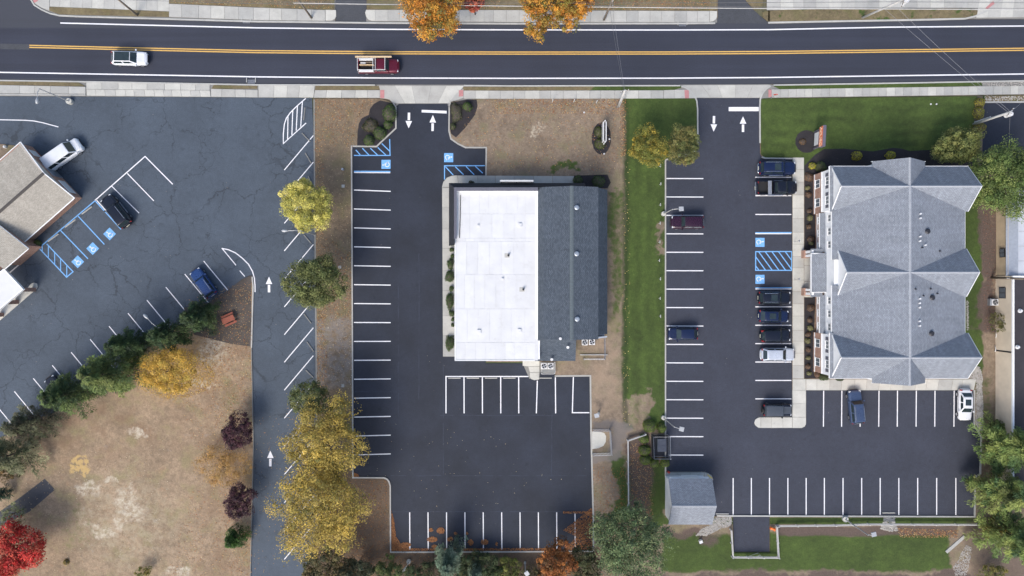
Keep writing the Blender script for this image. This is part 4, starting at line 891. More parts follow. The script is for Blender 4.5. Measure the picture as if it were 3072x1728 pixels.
for p in ((K(3, 2, 2545, 230)), K(3, 2, 2518, 595)):
    a = W(p, 3.6); MB().cyl(a, .3, 3.36, 3.5, 14).cyl(a, .18, 3.5, 3.75, 12).build('roof_vent', M['metal_white'], tb)
for y0, y1, z0, z1 in ((4.4, 5.7, 1.0, 2.0), (-1.5, .1, .9, 2.2)):
    f = MB().box(xw - .17, xw + .01, y0, y1, z0, z1).build('window', M['dark_metal'], tb); MB().box(xw - .19, xw - .1, y0 + .1, (y0 + y1) / 2 - .05, z0 + .1, z1 - .1).box(xw - .19, xw - .1, (y0 + y1) / 2 + .05, y1 - .1, z0 + .1, z1 - .1).build('pane', M['glass'], f)
MB().box(xw - .13, xw - .1, -9.2, -9.0, .1, 3.3).build('downpipe', M['dark_metal'], tb)
# ------------------------------------------------------------------ vehicles (x forward, y left, origin on the ground)
def carpaint(name, c, metal=.35, rough=.28):
    g = G(name); f = g.lin(g.noise(.9, 3), .3, .7, .93, 1.07)
    return g.done(g.scale_col(c, f), g.lin(g.noise(7, 3), .3, .7, rough - .05, rough + .1), metal=metal, Coat_Weight=.25, Coat_Roughness=.05)
CP = {k: carpaint(k + '_car_paint', *v) for k, v in {
    'white': ((.62, .63, .65), 0.0, .3), 'silver': ((.52, .55, .6), .35, .3), 'black': ((.0035, .005, .012), .0, .16), 'navy': ((.004, .010, .040), .0, .16),
    'blue': ((.016, .05, .16), .3, .28), 'steel_blue': ((.045, .07, .135), .3, .3), 'maroon': ((.10, .006, .02), .3, .3), 'plum': ((.02, .002, .013), .0, .25), 'grey': ((.04, .05, .066), .0, .75)}.items()}
M['car_glass'] = simple('car_glass', (.022, .034, .038), .05, 0, .25, 2.0); M['tail'] = simple('tail_light', (.22, .008, .008), .25); M['head'] = simple('head_light', (.55, .57, .6), .15)
M['rim'] = simple('alloy_rim', (.45, .46, .48), .35, .8); M['chrome'] = simple('chrome_trim', (.6, .62, .64), .18, .9); M['plate'] = simple('number_plate', (.6, .58, .45), .5)

def loft(m, st, ring):
    n = len(ring(*st[0])); vs = []; fs = []
    for s_ in st: vs += ring(*s_)
    for i in range(len(st) - 1):
        for k in range(n): fs.append((i * n + k, i * n + (k + 1) % n, (i + 1) * n + (k + 1) % n, (i + 1) * n + k))
    fs.append(tuple(range(n - 1, -1, -1))); b = (len(st) - 1) * n; fs.append(tuple(b + k for k in range(n)))
    m.add(vs, fs)
def body_ring(x, w, zb, zt):
    h = zt - zb
    half = [(w * .80, zb), (w * .97, zb + .1 * h), (w, zb + .35 * h), (w, zb + .68 * h), (w * .955, zb + .9 * h), (w * .86, zt), (w * .45, zt + .025)]
    return [(x, y, z) for y, z in half] + [(x, 0, zt + .035)] + [(x, -y, z) for y, z in reversed(half)]
def panel(a, b, c, d, ins, t=.02, off=.012):
    """inset panel on the quad a b c d (ccw outside)"""
    a, b, c, d = map(Vector, (a, b, c, d)); nr = (b - a).cross(d - a).normalized() * off
    def bl(u, v): return a * (1 - u) * (1 - v) + b * u * (1 - v) + c * u * v + d * (1 - u) * v + nr
    iu, iv = ins
    return MB().quadslab(bl(iu, iv), bl(1 - iu, iv), bl(1 - iu, 1 - iv), bl(iu, 1 - iv), t)
def wheel(root, x, y, r=.34, wd=.23):
    ty = MB().tube([(x, y - wd / 2, r), (x, y + wd / 2, r)], r, 20).build('wheel', M['black'], root, bevel=.03, seg=1)
    s_ = 1 if y > 0 else -1
    rm = MB().tube([(x, y + s_ * (wd / 2 - .02), r), (x, y + s_ * (wd / 2 + .012), r)], r * .62, 14); rm.build('rim', M['rim'], ty)
def vehicle(name, label, px, ang, L, Wd, paint, style='suv', ht=1.72, cat='car', opts=(), wpx=None):
    c = W(px, .55); t = thing(name, label, cat, (c.x, c.y, .0), math.radians(ang)); P = CP[paint]; w = Wd / 2; a = L / 2
    zb = .3
    if style == 'suv':   belt, hood, c0, c1, r0, r1, wr = 1.08, 1.02, -a + .08, a - .31 * L, -a + .42, a - .405 * L, .76
    elif style == 'cross': belt, hood, c0, c1, r0, r1, wr = 1.0, .95, -a + .1, a - .27 * L, -a + .75, a - .42 * L, .72
    elif style == 'sedan': belt, hood, c0, c1, r0, r1, wr = .96, .9, -a + .42, a - .27 * L, -a + 1.15, a - .425 * L, .72
    elif style == 'van':  belt, hood, c0, c1, r0, r1, wr = 1.2, 1.15, -a + .04, a - .17 * L, -a + .12, a - .29 * L, .86
    elif style == 'jeep': belt, hood, c0, c1, r0, r1, wr = 1.12, 1.1, -a + .12, a - .34 * L, -a + .2, a - .375 * L, .84
    elif style == 'pickup': belt, hood, c0, c1, r0, r1, wr = 1.12, 1.08, -a + .43 * L, a - .24 * L, -a + .47 * L, a - .335 * L, .76
    nose = .8 if style not in ('jeep', 'van') else .9
    b = MB()
    if style == 'pickup':
        st = [(c0 - .06, w, zb, belt), (c0 + .5, w, zb, belt), (c1, w * .99, zb, hood + .02), (a - .65, w * .965, zb, hood), (a - .34, w * .91, zb + .01, hood - .04), (a - .16, w * .81, zb + .03, hood - .11), (a - .05, w * .68, zb + .06, hood - .2), (a, w * .5, zb + .1, hood - .32)]
    else:
        st = [(-a, w * .6, zb + .12, belt - .28), (-a + .05, w * .76, zb + .06, belt - .14), (-a + .16, w * .89, zb + .02, belt - .05), (-a + .32, w * .965, zb, belt - .02), (-a + .7, w, zb, belt), (c1 - .4, w, zb, belt), (c1, w * .99, zb, hood + .02), (a - .65, w * .965, zb, hood), (a - .35, w * (nose + .11), zb + .01, hood - .04), (a - .17, w * nose, zb + .03, hood - .11), (a - .05, w * (nose - .17), zb + .06, hood - .22), (a, w * (nose - .34), zb + .1, hood - .34)]
    loft(b, st, body_ring); b.build('body', P, t, smooth=True).data.set_sharp_from_angle(angle=math.radians(40))
    if style == 'pickup':
        bx0, bx1 = -a, c0 - .08; bw = MB()
        bw.box(bx0 + .06, bx1, w - .12, w, .45, belt + .02).box(bx0 + .06, bx1, -w, -w + .12, .45, belt + .02).box(bx0, bx0 + .1, -w, w, .45, belt + .02).box(bx1 - .06, bx1, -w + .12, w - .12, .45, belt + .02)
        bw.build('bed', P, t, bevel=.02); MB().box(bx0 + .1, bx1 - .06, -w + .12, w - .12, .45, .62).build('bed_floor', M['black'], t)
        MB().box(-a - .12, -a - .005, -w * .92, w * .92, .42, .6).build('rear_bumper', M['chrome'], t, bevel=.03)
    bl = belt - .02; wb = w * .93; wt = w * wr
    A = [(c0, -wb, bl), (c1, -wb * .96, bl), (c1, wb * .96, bl), (c0, wb, bl)]; T = [(r0, -wt, ht), (r1, -wt * .97, ht), (r1, wt * .97, ht), (r0, wt, ht)]
    soft = style == 'jeep'
    MB().add(A + T, [(3, 2, 1, 0), (4, 5, 6, 7), (0, 1, 5, 4), (1, 2, 6, 5), (2, 3, 7, 6), (3, 0, 4, 7)]).build('cabin', CP['grey'] if soft else P, t, smooth=True, bevel=.09, seg=3).data.set_sharp_from_angle(angle=math.radians(50))
    Gm = M['car_glass']
    MB.build(panel(A[1], A[2], T[2], T[1], (.06, .07)), 'windshield', Gm, t)
    if 'noback' not in opts: MB.build(panel(A[3], A[0], T[0], T[3], (.09, .16)), 'rear_window', Gm, t)
    for q in ((A[0], A[1], T[1], T[0]), (A[2], A[3], T[3], T[2])):
        def cut(u0, u1):
            f = lambda i, j, u: Vector(q[i]) * (1 - u) + Vector(q[j]) * u
            return panel(f(0, 1, u0), f(0, 1, u1), f(3, 2, u1), f(3, 2, u0), (.05, .14))
        for u in (((.06, .49), (.51, .94)) if style not in ('van',) else ((.04, .36), (.38, .68), (.7, .97))):
            cut(*u).build('side_window', Gm, t)
    hz = hood + .045
    if style != 'van' or True:
        MB().quadslab((c1 + .06, -w * .72, hz + .01), (a - .32, -w * .66, hood + .005), (a - .32, w * .66, hood + .005), (c1 + .06, w * .72, hz + .01), .03).build('hood', P, t, bevel=.012, seg=1)
    for s_ in (-1, 1):
        MB().box(a - .36, a - .16, s_ * w * .72 - .14, s_ * w * .72 + .14, hood - .3, hood - .07).build('headlight', M['head'], t, bevel=.03)
        tx = -a
        MB().box(tx + .06, tx + .24, s_ * w * .76 - .13, s_ * w * .76 + .13, belt - .3, belt + (.0 if style == 'pickup' else .05)).build('taillight', M['tail'], t, bevel=.03)
        mx_ = c1 - .12
        MB().box(mx_ - .1, mx_ + .08, s_ * (w + .12) - .11, s_ * (w + .12) + .11, belt - .03, belt + .16).build('wing_mirror', P if paint != 'black' else M['black'], t, bevel=.03)
        for x in (-a + .185 * L, a - .19 * L): wheel(t, x, s_ * (w - .1), .35 if style in ('suv', 'jeep', 'pickup') else .33)
        if 'rails' in opts: MB().tube([(r0 + .25, s_ * wt * .86, ht + .0), (r0 + .3, s_ * wt * .86, ht + .07), (r1 - .35, s_ * wt * .86, ht + .07), (r1 - .3, s_ * wt * .86, ht + .0)], .032, 6).build('roof_rail', M['chrome'], t)
        if 'steps' in opts: MB().box(-a + .3 * L, a - .32 * L, s_ * (w + .02) - .07, s_ * (w + .02) + .07, .38, .43).build('running_board', M['chrome'], t)
    MB().box(a - .03, a + .045, -w * .55, w * .55, .42, .78).build('grille', M['dark_metal'], t, bevel=.02)
    MB().box(-a - .03 - (.11 if style == 'pickup' else 0), -a + .1, -.27, .27, .62 if style != 'pickup' else .45, .75 if style != 'pickup' else .58).build('number_plate', M['plate'], t)
    if style != 'pickup': MB().tube([(-a + .1, -w * .8, .55), (-a - .04, -w * .5, .55), (-a - .06, 0, .55), (-a - .04, w * .5, .55), (-a + .1, w * .8, .55)], .07, 6).build('rear_bumper', M['chrome'] if 'chrome' in opts else P, t, smooth=True)
    if 'sunroof' in opts: MB().box(r1 - 1.25, r1 - .35, -wt * .62, wt * .62, ht - .02, ht + .012).build('sunroof', Gm, t, bevel=.01, seg=1)
    if 'glassroof' in opts: MB().box(r0 + .1, r1 - .02, -wt * .9, wt * .9, ht - .02, ht + .014).build('glass_roof', Gm, t, bevel=.01, seg=1)
    if 'ribs' in opts:
        for k in range(-3, 4): MB().box(r0 + .25, r1 - .25, k * wt * .24 - .03, k * wt * .24 + .03, ht - .02, ht + .015).build('roof_rib', P, t, bevel=.008, seg=1)
    return t, dict(a=a, w=w, c0=c0, r0=r0, r1=r1, wt=wt, ht=ht, belt=belt, c1=c1)
vehicle('car', 'white crossover with full dark glass roof driving along the road', (391, 176), -1.3, 5.25, 2.0, 'white', 'cross', 1.6, opts=('glassroof',))
pk, d = vehicle('pickup_truck', 'maroon pickup truck with white ladder rack driving along the road', (1138, 200), 0, 5.95, 2.05, 'maroon', 'pickup', 1.85, 'truck')
rk = MB(); a = d['a']; w = d['w']; zt = 2.05
for x in (-a + .12, d['c0'] - .22, d['c0'] + .12, d['r1'] + .1): rk.tube([(x, -w + .1, zt), (x, w - .1, zt)], .045, 6)
for s_ in (-1, 1):
    rk.tube([(-a + .12, s_ * (w - .1), zt), (d['r1'] + .1, s_ * (w - .1), zt)], .045, 6)
    for x in (-a + .12, d['c0'] - .22): rk.tube([(x, s_ * (w - .06), 1.1), (x, s_ * (w - .1), zt)], .04, 6)
rk.build('ladder_rack', M['metal_white'], pk)
for s_ in (-1, 1): MB().box(-a + .2, d['c0'] - .3, s_ * (w - .2) - .17, s_ * (w - .2) + .17, 1.14, 1.4).build('side_toolbox', M['metal_white'], pk, bevel=.03)
def lying(name, label, cat, pc, ang, lx, ly, z0, z1, mat, grp=None):
    c = W(pc, z0); o = MB().box(-lx / 2, lx / 2, -ly / 2, ly / 2, 0, z1 - z0).build(name, mat, None, bevel=.008, seg=1); o.location = (c.x, c.y, z0); o.rotation_euler.z = math.radians(ang)
    return tag(o, label, cat, grp)
pc_ = pk.location
def in_truck(name, label, cat, x, y, lx, ly, z0, h, mat):
    o = MB().box(-lx / 2, lx / 2, -ly / 2, ly / 2, 0, h).build(name, mat, None, bevel=.008, seg=1); o.location = (pc_.x + x, pc_.y + y, z0); tag(o, label, cat)
in_truck('lumber', 'long stack of raw lumber on the ladder rack of maroon pickup', 'lumber', -.55, w - .12, 5.2, .22, 2.1, .12, M['lumber'])
in_truck('board', 'narrow raw board lying lengthwise down the maroon pickup bed', 'board', -1.75, .12, 2.1, .1, .63, .5, M['lumber'])
in_truck('tool_case', 'small pale tool case in the maroon pickup bed', 'tool case', -2.3, .42, .75, .26, .63, .3, M['metal_white'])
in_truck('plank', 'short greenish plank beside the tool case in the pickup bed', 'plank', -1.35, .52, 1.1, .16, .63, .28, M['wood_pole'])
vehicle('van', 'white passenger van parked against the brick gable wall', (196, 464), 35, 5.75, 2.08, 'white', 'van', 2.15, 'van')
vehicle('suv', 'long black SUV with ribbed roof parked beside the accessible bays', (352, 634), 128.6, 5.3, 2.05, 'black', 'suv', 1.88, opts=('rails', 'ribs', 'steps'))
vehicle('suv', 'bright blue SUV nosed out beside the mulch island', (612, 848), 126, 4.6, 1.9, 'blue', 'suv', 1.72, opts=('rails', 'ribs'))
vehicle('car', 'dark car half hidden beneath the evergreen trees', (176, 1168), 128, 4.5, 1.82, 'black', 'cross', 1.55)
vehicle('suv', 'dark plum SUV parked by the grass strip', (2060, 667), 180.5, 4.8, 1.92, 'plum', 'suv', 1.72, opts=('chrome',))
vehicle('car', 'black crossover parked alone by the grass strip', (2047, 1001), 181, 4.35, 1.85, 'navy', 'cross', 1.6)
vehicle('suv', 'large navy SUV with silver roof rails beside lawn corner', (2330, 505), 0, 5.35, 2.02, 'navy', 'suv', 1.88, opts=('rails', 'steps', 'sunroof', 'chrome'))
pk2, d = vehicle('pickup_truck', 'black crew-cab pickup with silver toolbox across its bed', (2328, 564), .5, 5.85, 2.0, 'black', 'pickup', 1.88, 'truck', opts=('steps', 'ribs'))
MB().box(d['c0'] - .95, d['c0'] - .45, -d['w'] + .02, d['w'] - .02, 1.0, 1.2).build('toolbox', M['galv'], pk2, bevel=.02); MB().box(d['c0'] - .72, d['c0'] - .69, -d['w'] + .05, d['w'] - .05, 1.2, 1.215).build('toolbox_seam', M['dark_metal'], pk2)
vehicle('suv', 'black SUV with chrome window trim next to blue-edged accessible bay', (2322, 893), 0, 4.75, 1.88, 'black', 'suv', 1.7, opts=('rails', 'sunroof'))
vehicle('car', 'dark blue hatchback between two black cars by hotel walkway', (2320, 948), -1, 4.4, 1.85, 'navy', 'cross', 1.58, opts=('sunroof',))
t13, d = vehicle('car', 'black hatchback with tall red tail lights beside white wagon', (2325, 1006), 2, 4.4, 1.85, 'black', 'suv', 1.62)
for s_ in (-1, 1): MB().box(-d['a'] + .06, -d['a'] + .5, s_ * d['w'] * .78 - .12, s_ * d['w'] * .78 + .12, 1.0, 1.3).build('taillight', M['tail'], t13, bevel=.04)
vehicle('car', 'silver-white wagon with pale ribbed roof by hotel walkway', (2332, 1063), 0, 4.9, 1.9, 'silver', 'cross', 1.6, opts=('ribs',))
t15, d = vehicle('jeep', 'boxy black off-roader with grey soft top beside concrete island', (2330, 1229), 0, 4.2, 1.8, 'black', 'jeep', 1.8, 'car', opts=('noback',))
MB().tube([(-d['a'] - .22, 0, .95), (-d['a'] + .02, 0, .95)], .38, 20).build('spare_wheel', M['black'], t15, bevel=.03, seg=1)
MB().quadslab((d['c1'] + .12, -.55, 1.165), (d['a'] - .2, -.5, 1.12), (d['a'] - .2, .5, 1.12), (d['c1'] + .12, .55, 1.165), .02).build('hood_cover', CP['grey'], t15)
vehicle('suv', 'steel blue SUV with ribbed roof parked nose to hotel path', (2565, 1219), 96, 4.95, 1.95, 'steel_blue', 'suv', 1.78, opts=('ribs', 'rails'))
vehicle('sedan', 'white sedan with dark sunroof beside the river-stone border', (2893, 1214), 269, 4.6, 1.88, 'white', 'sedan', 1.46, opts=('sunroof',))
# ------------------------------------------------------------------ foliage
def leafmat(name, rough=.7):
    g = G(name); at = g.n('ShaderNodeAttribute'); at.attribute_name = 'leaf_colour'
    c = at.outputs['Color']; g.put(g.b.inputs['Base Color'], c); g.b.inputs['Roughness'].default_value = rough
    tr = g.n('ShaderNodeBsdfTranslucent'); g.put(tr.inputs['Color'], c); mx = g.n('ShaderNodeMixShader'); mx.inputs[0].default_value = .28
    o = [n for n in g.t.nodes if n.type == 'OUTPUT_MATERIAL'][0]
    g.t.links.new(g.b.outputs[0], mx.inputs[1]); g.t.links.new(tr.outputs[0], mx.inputs[2]); g.t.links.new(mx.outputs[0], o.inputs[0])
    return g.m
M['leaf'] = leafmat('leaf'); M['bark'] = simple('bark', (.09, .07, .055), .95, 0, .3, 5); M['twig'] = simple('pale_twig', (.22, .19, .16), .9, 0, .25, 6)
def leaves(name, P, N, size, C, parent, aspect=.62, mat='leaf', jit=.9, along=None, kind=None):
    """one mesh of leaf quads: centres P, outward normals N, colours C"""
    n = len(P); nr = N + RNG.normal(0, jit, (n, 3)) * .6; nr /= np.linalg.norm(nr, axis=1, keepdims=True) + 1e-9
    t = RNG.normal(0, 1, (n, 3)) if along is None else along + RNG.normal(0, .25, (n, 3))
    t -= nr * (t * nr).sum(1, keepdims=True); t /= np.linalg.norm(t, axis=1, keepdims=True) + 1e-9; b = np.cross(nr, t)
    s = (size * RNG.uniform(.6, 1.35, n))[:, None]; a, bb = t * s * .5, b * s * .5 * aspect
    fold = nr * s * .12
    V = np.stack([P - a, P - bb + fold, P + a, P + bb + fold], 1).reshape(-1, 3)
    me = bpy.data.meshes.new(name); me.vertices.add(4 * n); me.vertices.foreach_set('co', V.astype(np.float32).ravel())
    me.loops.add(4 * n); me.loops.foreach_set('vertex_index', np.arange(4 * n, dtype=np.int32)); me.polygons.add(n)
    me.polygons.foreach_set('loop_start', np.arange(0, 4 * n, 4, dtype=np.int32)); me.polygons.foreach_set('loop_total', np.full(n, 4, dtype=np.int32))
    me.update(calc_edges=True)
    ca = me.attributes.new('leaf_colour', 'FLOAT_COLOR', 'POINT'); cc = np.ones((4 * n, 4), np.float32); cc[:, :3] = np.repeat(np.clip(C, 0, 1), 4, 0)
    ca.data.foreach_set('color', cc.ravel())
    o = link(name, me, parent, M[mat])
    if kind: o['kind'] = kind
    return o
def palette(cols, n, jit=.22, w=None):
    cols = np.array(cols) * 1.12; i = RNG.choice(len(cols), n, p=w); j = RNG.choice(len(cols), n, p=w); f = RNG.uniform(0, 1, (n, 1))
    return (cols[i] * f + cols[j] * (1 - f)) * RNG.uniform(1 - jit, 1 + jit, (n, 1))
def outline(k=5, amp=.16):
    ph = RNG.uniform(0, 6.28, k); am = RNG.uniform(.3, 1, k) * amp / np.sqrt(np.arange(1, k + 1)); fr = np.arange(2, k + 2)
    return lambda th: 1 + sum(am[i] * np.sin(fr[i] * th + ph[i]) for i in range(k))
def trunk_mesh(parent, ht, r, lean=(0, 0), limbs=5, spread=2.0, mat='bark', start=.35):
    m = MB(); m.tube([(0, 0, -.05), (lean[0] * .3, lean[1] * .3, ht * .35), (lean[0] * .7, lean[1] * .7, ht * .65), (lean[0], lean[1], ht * .92)], [r, r * .75, r * .45, r * .12], 8)
    for k in range(limbs):
        th = 6.283 * k / limbs + random.uniform(-.4, .4); z0 = ht * (start + .3 * random.random()); z1 = z0 + ht * random.uniform(.18, .3); s_ = spread * random.uniform(.6, 1)
        m.tube([(lean[0] * .4, lean[1] * .4, z0), (math.cos(th) * s_ * .55, math.sin(th) * s_ * .55, (z0 + z1) / 2), (math.cos(th) * s_, math.sin(th) * s_, z1)], [r * .4, r * .25, r * .06], 6)
    return m.build('trunk', M[mat], parent, smooth=True)
def tree(label, px, rx, ry, ht, cols, n=5200, leaf=.34, kind='round', name='tree', cz=None, clump=None, amp=.16, w=None, group=None, cat='tree', sparse=0.0, lobes=()):
    """px: where the crown's middle shows in the photo; rx, ry its half extents in photo pixels"""
    cz = cz if cz is not None else ht * (.62 if cat == 'tree' else .45)
    c = W(px, cz); f = S * (H - cz) / H; RX, RY = rx * f, ry * f
    t = thing(name, label, cat, (c.x, c.y, .09), 0, group); hz = (ht - cz)
    trunk_mesh(t, ht * (1 if cat == 'tree' else .62), max(.09, min(RX, RY) * .06) * (1 if cat == 'tree' else .5), limbs=6, spread=min(RX, RY) * .7)
    ol = outline(5, amp); n = int(n * 2.5); leaf *= .68; k = clump or max(30, int(n / 95)); rng = RNG
    th = rng.uniform(0, 6.283, k); r = np.sqrt(rng.uniform(0, 1, k)) * .93; u = rng.uniform(-.35, 1, k)
    rr = r * ol(th); cap = np.sqrt(np.clip(1 - np.minimum(r, 1) ** 2, 0.02, 1))
    cx, cy = np.cos(th) * rr * RX, np.sin(th) * rr * RY; czs = cz + u * cap * hz * .92
    for (lx, ly, lr) in lobes:
        m_ = max(4, int(k * lr * lr)); a = rng.uniform(0, 6.283, m_); q = np.sqrt(rng.uniform(0, 1, m_)) * lr
        cx = np.append(cx, lx * f + np.cos(a) * q * RX); cy = np.append(cy, -ly * f + np.sin(a) * q * RX); czs = np.append(czs, cz + rng.uniform(-.5, .3, m_) * hz)
    k = len(cx); cs = min(RX, RY) * np.exp(rng.normal(-1.75, .42, k)).clip(.07, .36); per = int(n * .78) // k
    cc = palette(cols, k, .26, w); idx = np.repeat(np.arange(k), per)
    d = rng.normal(0, 1, (len(idx), 3)); d /= np.linalg.norm(d, axis=1, keepdims=True); d[:, 2] = np.where(d[:, 2] < -.3, -d[:, 2], d[:, 2])
    rad = cs[idx][:, None] * rng.uniform(.55, 1.08, (len(idx), 1))
    P = np.stack([cx[idx], cy[idx], czs[idx]], 1) + d * rad * np.array([1, 1, .8])
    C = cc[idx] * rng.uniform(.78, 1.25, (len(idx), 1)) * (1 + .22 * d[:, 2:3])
    N = d * .8 + np.array([0, 0, .7])
    q = n - len(idx); th = rng.uniform(0, 6.283, q); r = rng.uniform(0, 1, q) ** .5 * .97; rr = r * ol(th); u = rng.uniform(-.5, .75, q); cap = np.sqrt(np.clip(1 - r ** 2, .02, 1))
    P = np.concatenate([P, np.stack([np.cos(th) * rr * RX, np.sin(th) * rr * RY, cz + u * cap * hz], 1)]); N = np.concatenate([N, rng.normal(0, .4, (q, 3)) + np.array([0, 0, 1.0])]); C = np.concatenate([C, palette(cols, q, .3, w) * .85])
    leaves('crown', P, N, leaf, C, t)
    return t
def conifer(label, px, rx, ry, ht, cols, n=5200, leaf=.55, name='evergreen_tree', cz=None, group=None, levels=11, w=None, droop=.25, aspect=.24):
    cz = cz if cz is not None else ht * .45
    c = W(px, cz); f = S * (H - cz) / H; RX, RY = rx * f, ry * f; t = thing(name, label, 'tree', (c.x, c.y, .09), 0, group)
    trunk_mesh(t, ht, max(.1, RX * .05), limbs=0)
    n = int(n * 2.1); leaf *= .74; ol = outline(6, .14); Ps, Ns, Cs, Al = [], [], [], []; nb = levels * 9; per = n // nb
    m = MB()
    for i in range(nb):
        z = ht * (.1 + .88 * (i / nb) ** .9); th = RNG.uniform(0, 6.283); L = (1 - z / ht) ** .62 * .98 + .07; L *= float(ol(th)) * RNG.uniform(.75, 1.12)
        dx, dy = math.cos(th) * RX * L, math.sin(th) * RY * L; tt = RNG.uniform(.12, 1, per) ** .7
        pl = math.hypot(dx, dy); wd = .32 * pl * (1 - tt * .75) + .12; off = RNG.normal(0, .55, per) * wd
        nx, ny = -dy / (pl + 1e-6), dx / (pl + 1e-6)
        zz = z + pl * (.22 * tt - droop * 2 * tt * tt * .6) + RNG.normal(0, .1, per) - np.abs(off) * .15
        Ps.append(np.stack([dx * tt + nx * off, dy * tt + ny * off, zz], 1)); Ns.append(np.tile([0, 0, 1.0], (per, 1)))
        sg = np.sign(off)[:, None]; Al.append(np.tile([dx / pl, dy / pl, -.15], (per, 1)) + sg * np.array([nx, ny, 0]) * .9)
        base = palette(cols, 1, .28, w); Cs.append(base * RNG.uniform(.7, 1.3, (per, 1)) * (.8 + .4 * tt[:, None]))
        if i % 3 == 0: m.tube([(0, 0, z), (dx * .5, dy * .5, z + pl * .03), (dx * .9, dy * .9, z - pl * .12)], [.05, .035, .01], 4)
    m.build('branches', M['bark'], t)
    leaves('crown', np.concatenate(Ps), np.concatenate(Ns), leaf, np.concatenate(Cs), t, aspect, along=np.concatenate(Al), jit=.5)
    return t
def shrub(label, px, rx, ry, ht, cols, n=420, leaf=.14, name='shrub', group=None, round_=True, amp=.06, cat='shrub', z0=.1):
    c = W(px, ht * .55); f = S; RX, RY = rx * f, ry * f; ol = outline(4, amp)
    t = thing(name, label, cat, (c.x, c.y, z0), 0, group)
    m = MB(); segs, rings = 12, 5; vs = []; fs = []
    for i in range(rings + 1):
        a = math.pi / 2 * i / rings
        for k in range(segs):
            th = 6.283 * k / segs; q = float(ol(np.array(th)))
            vs.append((math.cos(th) * RX * .86 * q * math.cos(a * .98), math.sin(th) * RY * .86 * q * math.cos(a * .98), ht * .9 * math.sin(a)))
    for i in range(rings):
        for k in range(segs): fs.append((i * segs + k, i * segs + (k + 1) % segs, (i + 1) * segs + (k + 1) % segs, (i + 1) * segs + k))
    fs.append(tuple(rings * segs + k for k in range(segs)))
    m.add(vs, fs); me = m.build('inner_twigs', M['mulch_brown'], t, smooth=True)
    th = RNG.uniform(0, 6.283, n); u = RNG.uniform(0, 1, n); cz_ = u; sr = np.sqrt(1 - cz_ ** 2); q = ol(th) * RNG.uniform(.86, 1.06, n)
    P = np.stack([np.cos(th) * sr * RX * q, np.sin(th) * sr * RY * q, cz_ * ht * RNG.uniform(.88, 1.05, n)], 1)
    N = np.stack([np.cos(th) * sr, np.sin(th) * sr, cz_ * 1.2 + .2], 1)
    leaves('foliage', P, N, leaf, palette(cols, n, .3), t)
    return t
YEL = [(.46, .41, .09), (.39, .36, .08), (.28, .28, .06), (.54, .48, .15)]
GOLD = [(.41, .285, .05), (.33, .24, .05), (.46, .34, .08), (.25, .19, .04), (.19, .175, .045)]
ORA = [(0.462, 0.187, 0.022), (0.363, 0.132, 0.017), (0.528, 0.264, 0.033), (0.264, 0.154, 0.028), (0.154, 0.143, 0.033)]
OLIVE = [(.16, .18, .05), (.115, .14, .04), (.22, .22, .065), (.08, .1, .03)]
GREEN = [(0.098, 0.137, 0.036), (0.065, 0.111, 0.026), (0.143, 0.176, 0.046), (0.039, 0.065, 0.019)]
PINE = [(0.027, 0.056, 0.018), (0.043, 0.075, 0.023), (0.056, 0.085, 0.025), (0.013, 0.032, 0.013)]
PINE2 = [(0.141, 0.182, 0.051), (0.101, 0.151, 0.044), (0.191, 0.222, 0.064), (0.044, 0.081, 0.030)]
PINE3 = [(0.183, 0.237, 0.066), (0.131, 0.196, 0.057), (0.248, 0.289, 0.083), (0.057, 0.105, 0.039)]
BLUEG = [(0.117, 0.169, 0.111), (0.078, 0.124, 0.078), (0.156, 0.195, 0.130), (0.052, 0.078, 0.046)]
GREYG = [(.105, .155, .062), (.075, .118, .045), (.165, .2, .085), (.042, .068, .03)]
PURP = [(0.046, 0.016, 0.023), (0.072, 0.023, 0.031), (0.029, 0.012, 0.018)]
RED = [(.42, .022, .018), (.5, .04, .03), (.25, .015, .014), (.36, .08, .04)]
RUST = [(.26, .085, .018), (.18, .06, .015), (.33, .12, .025), (.08, .055, .02)]

tree('broad orange maple overhanging the road edge beside the asphalt driveway', (1298, 12), 84, 78, 11, ORA, 7000, lobes=((-8, 62, .5), (52, 52, .42), (-15, 90, .28)), kind='round', name='maple_tree')
tree('small red maple behind the broad orange maple', (1420, 2), 34, 30, 8, [(.3, .05, .035), (.22, .04, .03), (.35, .1, .04)], 2200, name='maple_tree')
tree('orange maple with a long lobe reaching over the road line', (1640, 10), 82, 66, 11, ORA + [(.2, .18, .03)], 6400, lobes=((-32, 68, .36), (-30, 92, .22), (58, 48, .4)), name='maple_tree')
tree('smaller orange maple leaning on its larger neighbour near the pole', (1735, 8), 44, 50, 9, ORA[:3] + [(.2, .17, .03)], 3000, name='maple_tree')
tree('dense round yellow tree at the exit lane', (921, 618), 73, 78, 8, YEL, 9500, .26, clump=150, amp=.12, name='yellow_tree')
tree('round olive green tree below the yellow one on the strip', (950, 848), 84, 82, 9, [(.13, .145, .045), (.095, .115, .035), (.18, .185, .06), (.06, .075, .022)], 7500, .3, name='broadleaf_tree', amp=.14)
tree('thin grey-green tree above the golden trees on the strip', (935, 1195), 62, 58, 8, [(.1, .12, .04), (.07, .09, .03), (.16, .15, .045)], 3200, .28, name='broadleaf_tree')
tree('golden tree overhanging the exit lane and the sealed lot', (978, 1318), 98, 108, 11, GOLD, 8600, .3, lobes=((-85, 30, .22), (15, 100, .45), (45, -95, .35)), name='golden_tree', amp=.28)
tree('largest golden tree with ragged lobes over the angled bays', (958, 1520), 118, 122, 12, GOLD, 11000, .3, lobes=((-128, 5, .2), (-90, -55, .25), (60, 95, .35), (120, 0, .26), (-20, -95, .5), (-70, 85, .3)), name='golden_tree', amp=.26)
